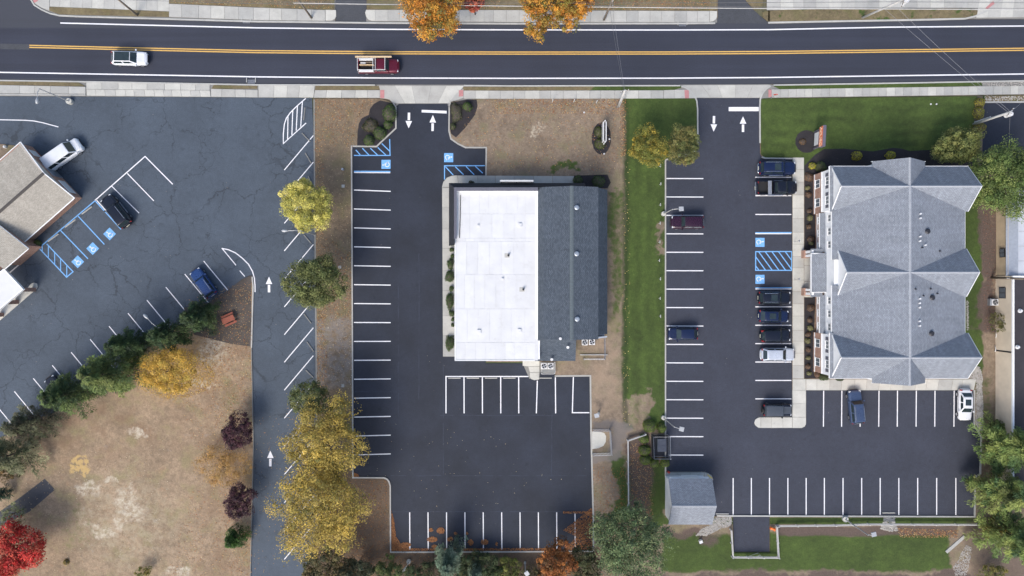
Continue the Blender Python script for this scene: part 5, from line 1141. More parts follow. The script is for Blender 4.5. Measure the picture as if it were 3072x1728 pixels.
tree('drab brown-green tree at the foot of the exit lane', (985, 1712), 95, 60, 7, [(.1, .085, .03), (.07, .06, .025), (.05, .065, .03), (.13, .09, .03)], 4200, .3, name='broadleaf_tree')
tree('dark grey-green tree beside the drab brown tree', (1060, 1722), 55, 50, 7, [(.045, .055, .028), (.065, .07, .035)], 2200, .3, name='broadleaf_tree')
PT = 'evergreens along the diagonal bays'
conifer('dark round evergreen beside the red picnic table', (599, 947), 58, 60, 9, PINE, 5200, .42)
conifer('dark evergreen with a lamp reaching out of it', (506, 1004), 64, 60, 9, PINE, 5200, .42)
conifer('dark evergreen between the lamp tree and the great fir', (392, 1034), 66, 56, 10, PINE, 5000, .45)
conifer('great spreading olive fir, largest of the diagonal evergreen row', (332, 1118), 100, 92, 12, PINE2, 9000, .5, droop=.32)
conifer('mid-green fir hiding the parked dark car', (208, 1180), 84, 74, 10, PINE + PINE2[:2], 6500, .45)
conifer('sparse grey-olive pine at the lot\'s far corner', (95, 1268), 92, 64, 9, [(.11, .115, .06), (.075, .085, .04), (.15, .145, .08), (.07, .05, .03)], 4600, .42)
conifer('pale drooping pine beside the asphalt path', (40, 1362), 84, 82, 10, [(.18, .185, .095), (.13, .14, .065), (.23, .225, .125), (.07, .085, .035)], 5600, .46)
tree('soft golden-yellow tree against the evergreen row', (513, 1112), 82, 74, 7, [(.5, .31, .05), (.42, .26, .04), (.54, .36, .08), (.3, .23, .04)], 6500, .22, name='golden_tree', amp=.12)
tree('low rusty brown bush beneath the pale pine', (30, 1412), 50, 28, 3, [(.1, .065, .02), (.14, .085, .025), (.06, .05, .02)], 1600, .22, name='bush', cat='bush')
conifer('small blue-green spruce cut by the frame beside path', (4, 1483), 22, 24, 4, [(.02, .05, .03), (.03, .065, .035)], 1500, .3)
tree('pale lacy young tree over the asphalt path', (42, 1540), 44, 36, 3.2, [(.2, .22, .1), (.15, .17, .08), (.25, .26, .13)], 1300, .18, name='young_tree', amp=.25)
tree('scarlet red maple at the lower corner lawn', (40, 1650), 84, 92, 6.5, RED, 6000, .36, name='maple_tree', amp=.2)
tree('dark purple plum tree above the amber bush', (716, 1292), 52, 46, 4.6, PURP, 4200, .24, name='plum_tree', amp=.2)
tree('airy amber bush between two purple plum trees', (670, 1400), 74, 66, 3.4, [(.4, .24, .075), (.32, .18, .05), (.46, .28, .1), (.24, .15, .04)], 4200, .16, name='bush', cat='bush', amp=.2)
tree('ragged dark purple plum tree below the amber bush', (722, 1502), 50, 46, 4.6, PURP, 3600, .24, name='plum_tree', amp=.28)
conifer('bright green cypress on the dry lawn edge', (707, 1614), 40, 42, 5, [(.04, .09, .012), (.055, .115, .015), (.02, .045, .008)], 3200, .34, levels=9)
tree('small yellow-green bush at the bottom of dry lawn', (432, 1715), 26, 18, 2.2, [(.22, .17, .03), (.12, .13, .03)], 800, .18, name='bush', cat='bush')
shrub('tiny yellow tuft on the dry lawn', (198, 1687), 9, 9, .5, [(.35, .22, .05), (.2, .18, .05)], 200, .12)
tree('yellow-green round tree at the driveway mouth, its gold side over lawn', (1944, 440), 56, 58, 6.5, [(.2, .19, .035), (.14, .155, .03), (.3, .22, .03), (.09, .11, .025)], 4600, .24, name='broadleaf_tree')
tree('olive round tree leaning over the driveway kerb', (2047, 438), 50, 62, 6.5, [(.15, .155, .045), (.1, .12, .035), (.2, .17, .05), (.07, .08, .03)], 4600, .24, name='broadleaf_tree')
tree('olive tree behind the hotel\'s mulch bed corner', (2868, 440), 78, 52, 5.5, OLIVE, 5200, .28, name='broadleaf_tree')
tree('large dense green tree between hotel and tan building', (3006, 540), 106, 106, 9, [(.115, .165, .04), (.08, .13, .03), (.175, .21, .055), (.05, .08, .022)], 11000, .3, clump=150, name='broadleaf_tree', amp=.12)
conifer('broad conifer at the lot\'s right kerb, highest of its stand', (3035, 1345), 88, 96, 11, PINE3, 7500, .55)
conifer('feathery conifer reaching over the lot\'s right kerb', (3012, 1475), 84, 84, 11, PINE3 + [(.12, .13, .04)], 7500, .55)
conifer('dark-hearted conifer behind the yellowing bush', (3050, 1615), 96, 92, 11, PINE3, 7500, .55)
tree('yellowing bush at the lot\'s lower right corner', (2985, 1575), 44, 44, 4, [(.15, .14, .03), (.22, .17, .03), (.06, .07, .02)], 2600, .22, name='bush', cat='bush')
tree('low yellow-green bush at the foot of conifers', (2972, 1718), 44, 28, 3, [(.2, .17, .04), (.1, .11, .03)], 1600, .22, name='bush', cat='bush')
tree('round green bush at the end of the tan wall', (2986, 1288), 36, 28, 3, GREEN, 2000, .22, name='bush', cat='bush')
tree('loose twiggy bush leaning on the cream wall', (2988, 966), 26, 30, 2.4, [(.11, .11, .035), (.16, .14, .05), (.07, .075, .03)], 1100, .18, name='bush', cat='bush', amp=.25)
tree('large grey-green tree below the shed', (1885, 1632), 106, 108, 10, GREYG, 9000, .32, lobes=((-75, -50, .3), (20, -105, .2), (95, -20, .28)), name='broadleaf_tree', amp=.24)
tree('rust-orange oak below the sealed lot', (1668, 1690), 50, 56, 8, RUST, 3600, .3, lobes=((15, -50, .4),), name='oak_tree', amp=.25)
tree('dark green tree between rust oak and grey-green tree', (1755, 1690), 50, 55, 6, [(.05, .06, .022), (.035, .045, .02), (.08, .07, .025)], 2600, .3, name='broadleaf_tree')
conifer('blue-green pine rising over the lot\'s lower kerb', (1345, 1676), 56, 62, 8, BLUEG, 3800, .45)
conifer('little blue-green pine right of its taller twin', (1425, 1712), 36, 34, 5, BLUEG, 1800, .4)
tree('green bush below the leaf-strewn lot corner', (1163, 1708), 42, 36, 3.5, [(.06, .09, .02), (.035, .06, .016), (.09, .11, .03)], 2200, .24, name='bush', cat='bush')
tree('dark green bush filling the hedge behind blue-green pines', (1440, 1690), 60, 40, 3.5, [(.035, .055, .018), (.022, .038, .014), (.06, .075, .022)], 3000, .24, name='bush', cat='bush')
tree('yellow-green bush in the hedge beside the little lamp', (1528, 1708), 36, 40, 3.2, [(.1, .12, .02), (.07, .09, .018), (.14, .14, .03)], 2000, .24, name='bush', cat='bush')
tree('dark bush in the hedge left of the blue-green pine', (1290, 1712), 36, 36, 3, [(.03, .045, .016), (.05, .06, .02)], 1600, .24, name='bush', cat='bush')
bt = thing('bare_shrub', 'leafless pale twiggy shrub between rust oak and grey-green tree', 'shrub', W((1765, 1690), 1.5) - Vector((0, 0, 1.42)))
m = MB()
for k in range(26):
    th = RNG.uniform(0, 6.283); L = RNG.uniform(1.4, 3.0); z = RNG.uniform(1.2, 6.5)
    m.tube([(0, 0, .1), (math.cos(th) * L * .4, math.sin(th) * L * .4, z * .6), (math.cos(th) * L, math.sin(th) * L, z)], [.05, .03, .012], 4)
m.build('twigs', M['twig'], bt)

for (x, y, r, lab, cl) in ((1232, 1722, 34, 'dark low bush by the round lamp footing', [(.035, .055, .018), (.05, .07, .022)]), (1388, 1722, 34, 'pale-tipped bush between the two blue-green pines', [(.07, .1, .05), (.11, .11, .04)]), (1480, 1724, 34, 'deep green bush squeezed behind the yellow-green hedge bush', [(.04, .07, .02), (.06, .09, .02)]), (1592, 1728, 36, 'drab bush under the hedge lamp', [(.06, .06, .022), (.09, .075, .03)]), (1640, 1722, 30, 'copper bush at the rust oak\'s foot', [(.2, .08, .02), (.12, .06, .02)]), (1100, 1705, 26, 'dusky bush among fallen leaves left of the green hedge', [(.06, .055, .025), (.05, .065, .025)])):
    tree(lab, (x, y), r, r * .9, 3, cl, 1500, .24, name='bush', cat='bush')
# --- shrubs
DKB = [(0.060, 0.111, 0.020), (0.037, 0.071, 0.015), (0.093, 0.145, 0.027)]
shrub('large oval clipped shrub at the driveway bed tip', (1168, 338), 21, 28, 1.3, DKB, 900, .13)
shrub('small clipped round shrub below the large oval one', (1163, 373.6), 13, 13, .9, DKB, 420, .13)
shrub('clipped round shrub in the middle of the driveway bed', (1138, 398), 20, 20, 1.2, DKB, 700, .13)
shrub('clipped round shrub at the bed\'s kerb corner by blue hatching', (1106, 420), 16, 16, 1.1, DKB, 560, .13)
shrub('loose reddish ground cover amid the clipped driveway shrubs', (1113, 378), 27, 22, .5, [(.07, .09, .035), (.12, .08, .04), (.05, .07, .03)], 800, .14, amp=.2, name='ground_cover_shrub')
shrub('clipped round shrub in the small bed across the driveway', (1402, 319), 14, 14, 1.0, DKB, 420, .13)
shrub('tiny shrub at the kerb of the small driveway bed', (1359, 379), 8, 10, .7, [(.08, .1, .03), (.05, .07, .02)], 220, .12)
shrub('loose grey-green ground cover in the small driveway bed', (1369, 337), 19, 30, .4, [(.08, .095, .045), (.12, .1, .06), (.06, .075, .03)], 800, .13, amp=.22, name='ground_cover_shrub')
shrub('upper olive shrub in the oval sign bed', (1796, 395), 12, 16, .8, [(.09, .115, .02), (.06, .085, .015)], 420, .12)
shrub('lower olive shrub in the oval sign bed', (1800, 431), 17, 16, .8, [(.09, .115, .02), (.06, .085, .015)], 520, .12)
shrub('smaller dark round shrub at the building\'s front corner', (1734, 539), 14, 14, 1.2, [(.035, .065, .017), (.055, .09, .023)], 520, .13)
shrub('larger dark round shrub at the building\'s front corner', (1797, 543), 19, 18, 1.3, [(.035, .065, .017), (.055, .09, .023)], 700, .13)
shrub('small dark shrub poking over the mansard edge', (1414, 549), 10, 7, 3.3, [(.02, .03, .015)], 300, .12)
gw = 'shrubs along the white-roofed building'
for (x, y, rx, ry) in ((1356, 730, 6, 7), (1355, 749, 6.5, 7), (1357, 768, 6, 6), (1351, 791, 11, 17), (1349, 829, 14, 18), (1354, 866, 7, 9), (1349, 903, 13, 24), (1355, 940, 9, 10), (1358, 958, 5, 6), (1358, 975, 5, 6), (1349, 1029, 13, 25)):
    shrub('green shrub along the side walkway of the white-roofed building', (x, y), rx, ry, 1.1 if rx > 8 else .7, [(.045, .085, .018), (.03, .06, .014), (.07, .11, .025)], int(40 + rx * ry * 2.2), .13, group=gw, amp=.15)
YB = [(0.365, 0.338, 0.027), (0.270, 0.270, 0.024), (0.446, 0.392, 0.041)]
shrub('golden clipped mound under the hotel\'s left front bed', (2572, 467), 17, 14, .8, YB, 520, .12)
shrub('golden clipped mound under the hotel\'s middle front bed', (2673, 466), 16, 13, .8, YB, 520, .12)
shrub('small golden mound at the hotel bed\'s walkway corner', (2437.6, 497), 11, 10, .7, YB, 320, .12)
shrub('green shrub beside the small golden mound at hotel corner', (2464, 500), 17, 16, 1.0, [(.1, .13, .03), (.07, .1, .025)], 600, .12)
BRN = [(0.160, 0.080, 0.048), (0.224, 0.120, 0.072), (0.128, 0.096, 0.048)]; LGR = [(0.238, 0.238, 0.084), (0.168, 0.182, 0.056), (0.308, 0.280, 0.126)]
gB, gG = 'russet mounds in the hotel bed', 'pale green mounds in the hotel bed'
for (x, y, r) in ((2427, 531, 14), (2426, 584, 9), (2428, 633, 7), (2427, 680, 7.5), (2433, 718, 10), (2433, 924, 11), (2430, 960, 8), (2425, 1003, 8), (2425, 1049, 8), (2425, 1099.5, 8), (2452, 1124, 9)):
    shrub('russet mound in the narrow mulch bed along the hotel wall', (x, y), r, r, .55, BRN, int(60 + r * r * 2.4), .1, group=gB, amp=.12)
for (x, y, r) in ((2423, 564, 7.5), (2430, 653, 9.5), (2434, 730, 7), (2431, 984, 9), (2423, 1023, 9), (2425, 1074, 7), (2428, 1120, 7)):
    shrub('pale green mound in the narrow mulch bed along the hotel wall', (x, y), r, r * .9, .5, LGR, int(60 + r * r * 2.4), .1, group=gG, amp=.12)
shrub('green bush at the hotel wall\'s lower corner', (2474, 1131), 14, 12, 1.2, [(.05, .08, .018), (.035, .055, .014)], 520, .13)
shrub('dark bush peeking from under the hotel\'s lower eave', (2521, 1136), 11, 8, 1.1, [(.035, .055, .018)], 320, .13)
shrub('golden shrub at the bed\'s top beside the far lot', (2942, 307), 14, 14, 1.1, [(.3, .26, .03), (.22, .2, .03)], 520, .13)
shrub('golden shrub tapering below the top one by far lot', (2939, 338), 16, 19, 1.1, [(.26, .25, .03), (.2, .19, .03)], 620, .13)
shrub('golden shrub under the leaning utility pole', (2941, 382), 20, 15, 1.1, [(.24, .2, .025), (.17, .16, .025)], 620, .13)
DMP = [(0.096, 0.144, 0.019), (0.064, 0.104, 0.016), (0.136, 0.184, 0.029)]
shrub('largest olive clipped shrub above the dumpster yard', (1951, 1279), 21, 20, 1.5, DMP, 900, .14)
shrub('olive clipped shrub between the lamp and dumpster yard', (1986, 1285), 13, 16, 1.4, DMP, 560, .14)
shrub('small olive shrub at the dumpster yard\'s upper left', (1932.5, 1317), 15, 15, 1.2, DMP, 560, .14)
shrub('wide olive shrub along the dumpster yard\'s left fence', (1935, 1352), 19, 16, 1.2, DMP, 700, .14)
shrub('olive shrub below the wide one left of dumpster yard', (1938, 1381), 17, 16, 1.2, DMP, 620, .14)
shrub('olive shrub under the dumpster yard\'s lower fence', (1964, 1390), 14, 14, 1.2, DMP, 520, .14)
shrub('olive shrub at the kerb below the dumpster yard', (1996, 1389), 14, 14, 1.2, DMP, 520, .14)
shrub('bright potted-looking shrub at the brick building corner', (109, 731), 11, 11, .9, [(.14, .16, .03), (.09, .12, .025)], 320, .13, z0=.0)
shrub('small russet flower clump in the round sign bed', (2408, 425), 11, 10, .35, [(.16, .08, .04), (.2, .14, .04), (.1, .06, .04)], 260, .1)
# ------------------------------------------------------------------ poles, wires, lamps
def upole(label, base, top, h, r=.16, arms=(), extra=None, mat='wood_pole'):
    b, tp = W(base), W(top, h); t = thing('utility_pole', label, 'utility pole', (b.x, b.y, .09)); d = tp - b; d.z = 0
    MB().tube([(0, 0, -.1), (d.x * .5, d.y * .5, h * .5), (d.x, d.y, h)], [r, r * .85, r * .7], 10).build('pole', M[mat], t, smooth=True)
    for z, L, ang in arms:
        k = z / h; c = Vector((d.x * k, d.y * k, z)); u = Vector((math.cos(ang), math.sin(ang), 0)) * L / 2
        a = MB().tube([c - u, c + u], .06, 6).build('crossarm', M['wood_pole'], t)
        for s_ in (-.85, -.3, .3, .85): MB().cyl(c + u * s_, .05, c.z + .05, c.z + .22, 8).build('insulator', M['metal_white'], a)
    if extra: extra(t, d, h)
    return t
def transformer(t, d, h):
    c = Vector((d.x * .9 + .5, d.y * .9 - .1, h * .86)); MB().cyl(c, .32, c.z - .5, c.z + .5, 16).cyl(c, .1, c.z + .5, c.z + .75, 8).build('transformer', M['metal_white'], t)
upole('wooden utility pole in the verge beside the corner pavement', (413, 46), (330, -22), 7.5)
upole('wooden utility pole on the pavement beside the asphalt driveway', (935, 54), (880, -20), 8)
upole('wooden utility pole beside the smaller orange maple', (1812, 60), (1842, -12), 8, arms=((7.0, 2.2, math.pi / 2),))
upole('grey utility pole with white transformer in the grass verge', (2586, 54), (2722, -6), 9.2, arms=((8.6, 2.2, 1.2),), extra=transformer, mat='wood_rail')
upole('utility pole with white conduits at the pavement by the green lawn', (1852, 323), (1875, 271), 8.4, .15, arms=((8.0, 1.2, .3),), mat='wood_rail', extra=lambda t, d, h: MB().tube([(.25, .1, 0), (d.x * .8 + .22, d.y * .8 + .1, h * .8)], .06, 6).build('conduit', M['metal_white'], t))
upole('leaning utility pole over the golden shrubs and far lot', (2920, 373), (3032, 336), 7.6, .2, arms=((7.4, 1.4, .9),), mat='wood_rail', extra=lambda t, d, h: (MB().tube([(.1, .3, 0), (d.x * .45 + .1, d.y * .45 + .3, h * .45)], .07, 6).build('conduit', M['metal_white'], t), transformer(t, d * .95, h * .98)))
upole('brown utility pole standing against the tan building', (2973, 833), (3140, 838), 10.3, .18, arms=((8.0, 1.8, math.pi / 2), (3.6, .9, 0)))
def wire(label, pts, r=.022, mat='wire', sag=.35, group=None):
    P = [W(p, z) for p, z in pts]; out_ = []
    for i in range(len(P) - 1):
        for k in range(9 if i == len(P) - 2 else 8):
            u = k / 8; q = P[i].lerp(P[i + 1], u); q.z -= sag * 4 * u * (1 - u); out_.append(q)
    tag(MB().tube(out_, r, 5).build('overhead_wire', M[mat]), label, 'wire', group)
gl = 'overhead wires along the road'
for k, (y0, y1, y2, y3, z) in enumerate(((2, 12, 17, 24, 8.0), (-2, 8, 10, 4, 8.4), (1, 14, 16, 22, 7.6), (-4, 4, 6, 6, 8.8))):
    wire('thin overhead wire running along the far pavement of the road', [((-400, y0 - 8), z), ((330 + 0, y0 - 4), z), ((880, y1), z), ((1840, y2), z), ((2690, y3), z), ((3500, y3 + 3), z)], .016, 'wire', .12, gl)
wire('thick telephone cable bundle strung along the far pavement', [((880, 9), 6.2), ((1838, 21.5), 6.2), ((2655, 27), 6.2), ((3500, 29), 6.2)], .05, 'wood_rail', .1)
wire('single pale wire crossing the road to the lawn-side pole', [((1838, 18), 8), ((1874, 270), 8.2)], .013, 'wire_pale', .3)
wire('dark service drop beside the pale wire over the road', [((1830, 30), 6.2), ((1872, 275), 7.0)], .02, 'wire', .3)
wire('pale wire slanting across the road to the leaning pole', [((2655, 28), 8), ((3022, 335), 7.2)], .013, 'wire_pale', .2)
wire('second pale wire slanting over the road beside the first', [((2690, 22), 8.6), ((3030, 334), 7.5)], .013, 'wire_pale', .25)
wire('pale guy wire dropping from leaning pole over far lot', [((3031, 337), 7.5), ((3028, 432), 4.0)], .013, 'wire_pale', .05)
wire('pale wire leaving the leaning pole over the far lot', [((3034, 335), 7.5), ((3110, 270), 7.5)], .013, 'wire_pale', .1)
def lamp(label, base, h, arm, head='box', base_r=.3, tilt=None, name='lamp_post'):
    """arm: vector in metres from the pole top to the head"""
    b = W(base); t = thing(name, label, 'street lamp', (b.x, b.y, .0)); a = Vector((arm[0], arm[1], 0))
    MB().cyl((0, 0), base_r, -.02, .55, 18).build('footing', M['concrete_new'], t)
    MB().tube([(0, 0, .5), (0, 0, h)], [.09, .06], 10).build('pole', M['pole_metal'], t)
    MB().tube([(0, 0, h - .15), tuple(a * .5 + Vector((0, 0, h + .2))), tuple(a + Vector((0, 0, h + .15)))], .04, 8).build('arm', M['pole_metal'], t)
    u = a.normalized(); n = Vector((-u.y, u.x, 0)); c = a + Vector((0, 0, h + .12))
    if head == 'box':
        q = [c + u * x * .32 + n * y * .3 for x, y in ((-1, -1), (1, -1), (1, 1), (-1, 1))]
        hd = MB().prism([(p.x, p.y) for p in q], h + .02, h + .2).build('lamp_head', M['lamp_metal'], t, bevel=.02)
        MB().prism([(p.x * .9 + c.x * .1, p.y * .9 + c.y * .1) for p in q], h - .015, h + .015).build('lens', M['lamp_glass'], hd)
    else:
        m = MB(); m.tube([c - u * .1, c + u * .15, c + u * .45, c + u * .75, c + u * .85], [.05, .15, .22, .16, .05], 10); hd = m.build('lamp_head', M['lamp_metal'], t, smooth=True)
        MB().cyl(c + u * .5, .14, c.z - .26, c.z - .1, 10).build('lens', M['lamp_glass'], hd)
    return t
lamp('cobra-head lamp on round concrete footing near the white van', (212.6, 306), 6.8, (-.1, -1.3), 'cobra', .42)
lamp('cobra-head lamp at the exit lane below the yellow tree', (945, 704), 6.8, (-1.7, 0), 'cobra', .1)
lamp('square-head lamp beside the dark plum SUV', (1989, 642), 6.0, (1.15, 0.05), 'box', .32)
lamp('square-head lamp beside the dumpster shrubs', (1989, 1252), 7.0, (.95, -.25), 'box', .32)
lamp('square-head lamp on the grass below the hotel lot', (2532, 1555), 6.8, (.7, .15), 'box', .4)
lamp('cobra-head lamp rising out of the dark evergreens', (546, 975), 7.0, (-1.2, 1.25), 'cobra', .3)
lamp('lamp hidden in the golden tree over angled bays', (938, 1288), 6.8, (-.9, .3), 'cobra', .15)
lamp('short floodlight post on dry grass beside the sealed lot', (1795, 1238), 1.6, (-.45, -.1), 'box', .15)
lamp('short lamp post in the hedge below the sealed lot', (1575, 1686), 3.2, (.2, -.3), 'box', .15)
lamp('low post light on round footing below leaf-strewn corner', (1227, 1682), 1.4, (-.2, -.3), 'cobra', .3)

# ------------------------------------------------------------------ wheel stops
def stop(a, b, label, group, mat='kerb', rest=.0):
    p, q = W(a), W(b); L = (q - p).length; c = (p + q) / 2; ang = math.atan2(q.y - p.y, q.x - p.x); m = MB()
    prof = [(-.09, 0), (.09, 0), (.07, .09), (.045, .12), (-.045, .12), (-.07, .09)]; n = 6
    m.add([(-L / 2, y, z) for y, z in prof] + [(L / 2, y, z) for y, z in prof], [tuple(range(n))[::-1], tuple(range(n, 2 * n))] + [(k, (k + 1) % n, (k + 1) % n + n, k + n) for k in range(n)])
    o = m.build('wheel_stop', M[mat]); o.location = (c.x, c.y, .008); o.rotation_euler.z = ang; return tag(o, label, 'wheel stop', group)
ga = 'wheel stops along the angled bays'
for c, r, x0, y0, x1, y1 in ((1, 0, 495, 1085, 482, 1210), (1, 0, 465, 1340, 548, 1425), (1, 1, 497, 90, 557, 192), (1, 1, 528, 325, 566, 420), (1, 1, 485, 915, 560, 1003), (1, 2, 485, 260, 557, 355), (1, 2, 515, 540, 582, 638), (1, 2, 503, 825, 577, 897), (1, 3, 490, 1090, 562, 1172)):
    stop(K(c, r, x0, y0), K(c, r, x1, y1), 'worn concrete wheel stop at an angled bay of the exit lane', ga, 'kerb_worn')
gb = 'wheel stops of the accessible bays'
for a in ((825, 705, 925, 630), (655, 838, 762, 760), (485, 980, 590, 905)): stop(K(0, 1, *a[:2]), K(0, 1, *a[2:]), 'concrete wheel stop at an accessible bay by the brick building', gb)
gc = 'wheel stops behind the white-roofed building'
for x0, x1 in ((1345, 1382), (1400, 1437), (1455, 1491.6), (1509.5, 1546.5), (1618, 1655)): stop((x0, 1134), (x1, 1134), 'concrete wheel stop in the bays behind the white-roofed building', gc)
stop((2147, 1541), (2186, 1541), 'concrete wheel stop beside the shed', None); stop((2647, 1538), (2684, 1538), 'concrete wheel stop at the stone drainage gap', None)

# ------------------------------------------------------------------ fences and rails
def rail_fence(label, path, h=.95, post_gap=2.6, mat='wood_rail', rails=(.45, .85), name='rail_fence'):
    P = [W(p) for p in path]; t = thing(name, label, 'fence', (P[0].x, P[0].y, .09)); o = P[0]
    for i in range(len(P) - 1):
        a, b = P[i] - o, P[i + 1] - o; L = (b - a).length; n = max(1, round(L / post_gap)); nr = Vector((-(b - a).y, (b - a).x, 0)).normalized() * .06
        for z in rails:
            MB().ribbon([(a + nr).xy, (b + nr).xy], .09, z - .09, z + .09).build('rail', M[mat], t)
        for k in range(n + (1 if i == len(P) - 2 else 0)):
            p = a.lerp(b, k / n); MB().box(p.x - .06, p.x + .06, p.y - .06, p.y + .06, 0, h).build('post', M[mat], t)
    return t
rail_fence('long pale guide rail below the hotel lot\'s stall row', [(2330, 1574), (2500, 1572), (2600, 1569), (2928, 1570)], post_gap=3.2)
rail_fence('pale rail fence enclosing the asphalt pad on three sides', [(2188, 1585), (2193, 1667), (2331, 1668), (2326, 1575)])
rail_fence('pale rail fence running down the strip beside the shrubs', [(1934, 1299), (1880, 1318), (1882, 1514)], post_gap=3.4)
gt = thing('gate', 'small grey wire gate in the rail fence of the asphalt pad', 'gate', W((2244, 1667)) + Vector((0, 0, .09)), math.radians(0))
MB().tube([(0, 0, .1), (0, 0, 1.1)], .03, 6).tube([(1.4, .5, .1), (1.4, .5, 1.1)], .03, 6).tube([(0, 0, 1.05), (1.4, .5, 1.05)], .03, 6).tube([(0, 0, .15), (1.4, .5, .15)], .03, 6).build('gate_frame', M['galv'], gt)
for k in range(1, 7): MB().tube([(1.4 * k / 7, .5 * k / 7, .15), (1.4 * k / 7, .5 * k / 7, 1.05)], .012, 4).build('bar', M['galv'], gt)
def slat_fence(label, path, h, gap, mat, name='slat_fence', wd=.07, tilt=0.0):
    P = [W(p) for p in path]; t = thing(name, label, 'fence', (P[0].x, P[0].y, .08)); o = P[0]; me = None
    for i in range(len(P) - 1):
        a, b = P[i] - o, P[i + 1] - o; u = (b - a).normalized(); n = int((b - a).length / gap); ang = math.atan2(u.y, u.x)
        MB().tube([a + Vector((0, 0, .15)), b + Vector((0, 0, .15))], .03, 5).build('rail', M['galv'], t); MB().tube([a + Vector((0, 0, h - .1)), b + Vector((0, 0, h - .1))], .03, 5).build('rail', M['galv'], t)
        for k in range(n + 1):
            p = a + u * gap * k
            if me is None: s_ = MB().box(-wd / 2, wd / 2, -.035, -.015, .03, h).build('slat', M[mat], t); me = s_.data
            else: s_ = link('slat', me, t)
            s_.location = p; s_.rotation_euler.z = ang
        for q in (a, b): MB().cyl(q, .05, 0, h + .08, 8).build('post', M['galv'], t)
    return t
slat_fence('white slatted chain fence round the cracked concrete slab', [(1777, 1287), (1828, 1287), (1832, 1358), (1777, 1360)], 1.5, .2, 'metal_white')
slat_fence('black slatted fence on three sides of the dumpster yard', [(2002, 1303), (1953, 1303), (1955, 1368), (2003, 1368)], 1.8, .16, 'dark_metal')
slat_fence('pale gate closing the dumpster yard towards the lot', [(2003, 1304), (2004, 1367)], 1.75, .16, 'galv', 'slat_gate')
tag(MB().prism([W(p) for p in ((1954, 1304), (2002, 1304), (2003, 1367), (1956, 1367))], .04, .115).build('dumpster_pad', M['lot_far']), kind='structure')
dm = thing('dumpster', 'dark dumpster with ribbed lid inside the slatted yard', 'dumpster', W((1986, 1336), 1.3) * 1.0 - Vector((0, 0, 1.185)))
MB().add([(x * s1, y * s1, z) for z, s1 in ((0.05, .85), (1.1, 1.0)) for x, y in ((-.62, -.92), (.62, -.92), (.62, .92), (-.62, .92))], [(3, 2, 1, 0), (4, 5, 6, 7), (0, 1, 5, 4), (1, 2, 6, 5), (2, 3, 7, 6), (3, 0, 4, 7)]).build('bin', M['green_plastic'], dm, bevel=.02)
for s_ in (-1, 1):
    ld = MB().box(-.64, .64, s_ * .475 - .465, s_ * .475 + .465, 1.1, 1.16).build('lid', M['lid'], dm)
    for k in range(6): MB().box(-.6, .6, s_ * .475 - .42 + k * .155, s_ * .475 - .35 + k * .155, 1.16, 1.2).build('lid_rib', M['lid'], ld)
sl = MB().prism([W(p) for p in ((1776, 1294), (1800, 1295), (1812, 1298), (1818, 1308), (1817, 1325), (1810, 1337), (1795, 1344), (1776, 1347))], .03, .13).build('concrete_slab', M['concrete_new']); tag(sl, 'cracked pale concrete slab inside the white slatted fence', 'slab')
slat_fence('low wire fence round the yard behind the gambrel wing', [(1812, 1010), (1813, 1076), (1750, 1076)], 1.3, .4, 'galv', 'wire_fence', .02)
tag(MB().box(-2.0, 2.0, -.05, .05, 0, .2).build('lattice_panel', M['wood_rail']), 'pale board propped across the little fenced yard', 'board').location = W((1781, 1064)) + Vector((0, 0, .1))

# ------------------------------------------------------------------ signs
def mono_sign(name, label, c, w, zs, mat, tilt=0, ang=0):
    a = W(c); t = thing(name, label, 'sign', (a.x, a.y, .1), ang); return t
s1 = mono_sign('monument_sign', 'white two-faced monument sign in the oval mulch bed', (1808, 404), 0, 0, None)
for x in (-.22, .16): MB().box(x, x + .12, -1.38, 1.38, .7, 2.1).build('sign_face', M['metal_white'], s1)
for y in (-1.1, 1.1): MB().box(-.12, .18, y - .08, y + .08, -.02, .75).build('post', M['metal_white'], s1)
MB().cyl((.06, 1.5), .1, -.02, 2.2, 10).build('end_post', M['metal_white'], s1); MB().cyl((.06, -1.5), .1, -.02, 2.2, 10).build('end_post', M['metal_white'], s1)
M['sign_red'] = simple('orange_sign_face', (.62, .16, .07), .5); M['sign_text'] = simple('pale_orange_letters', (.8, .55, .4), .5); M['sign_cab'] = simple('slate_sign_cabinet', (.11, .1, .13), .5)
s2 = thing('monument_sign', 'tall monument sign with orange letters over a white board', 'sign', W((2437, 422)) + Vector((0, 0, .1)), math.radians(-3))
MB().box(0, .45, -1.5, 1.5, 2.1, 3.3).build('sign_cabinet', M['sign_cab'], s2, bevel=.03); fc = MB().box(-.035, 0, -1.4, 1.4, 2.18, 3.22).build('sign_face', M['sign_red'], s2)
lb = MB().box(.05, .35, -.95, .95, .5, 1.8).build('board_cabinet', M['sign_cab'], s2); MB().box(.0, .05, -.9, .9, .55, 1.75).build('message_board', M['metal_white'], lb)
for y in (-1.2, 1.2): MB().box(.1, .35, y - .1, y + .1, -.02, 2.15).build('post', M['sign_cab'], s2)
for k, chx in enumerate('ACUSO'):
    fcv = bpy.data.curves.new('letter', 'FONT'); fcv.body = chx; fcv.size = .95; fcv.extrude = .02; fcv.align_x = 'CENTER'
    tmp = bpy.data.objects.new('letter', fcv); col.objects.link(tmp); dg = bpy.context.evaluated_depsgraph_get(); me = bpy.data.meshes.new_from_object(tmp.evaluated_get(dg)); bpy.data.objects.remove(tmp)
    o = link('letter', me, fc, M['sign_text']); o.location = (-.055, 1.1 - .55 * k, 2.37); o.rotation_euler = (math.pi / 2, 0, -math.pi / 2)
gs = 'small white bay signs along the grass strip'
proto = None
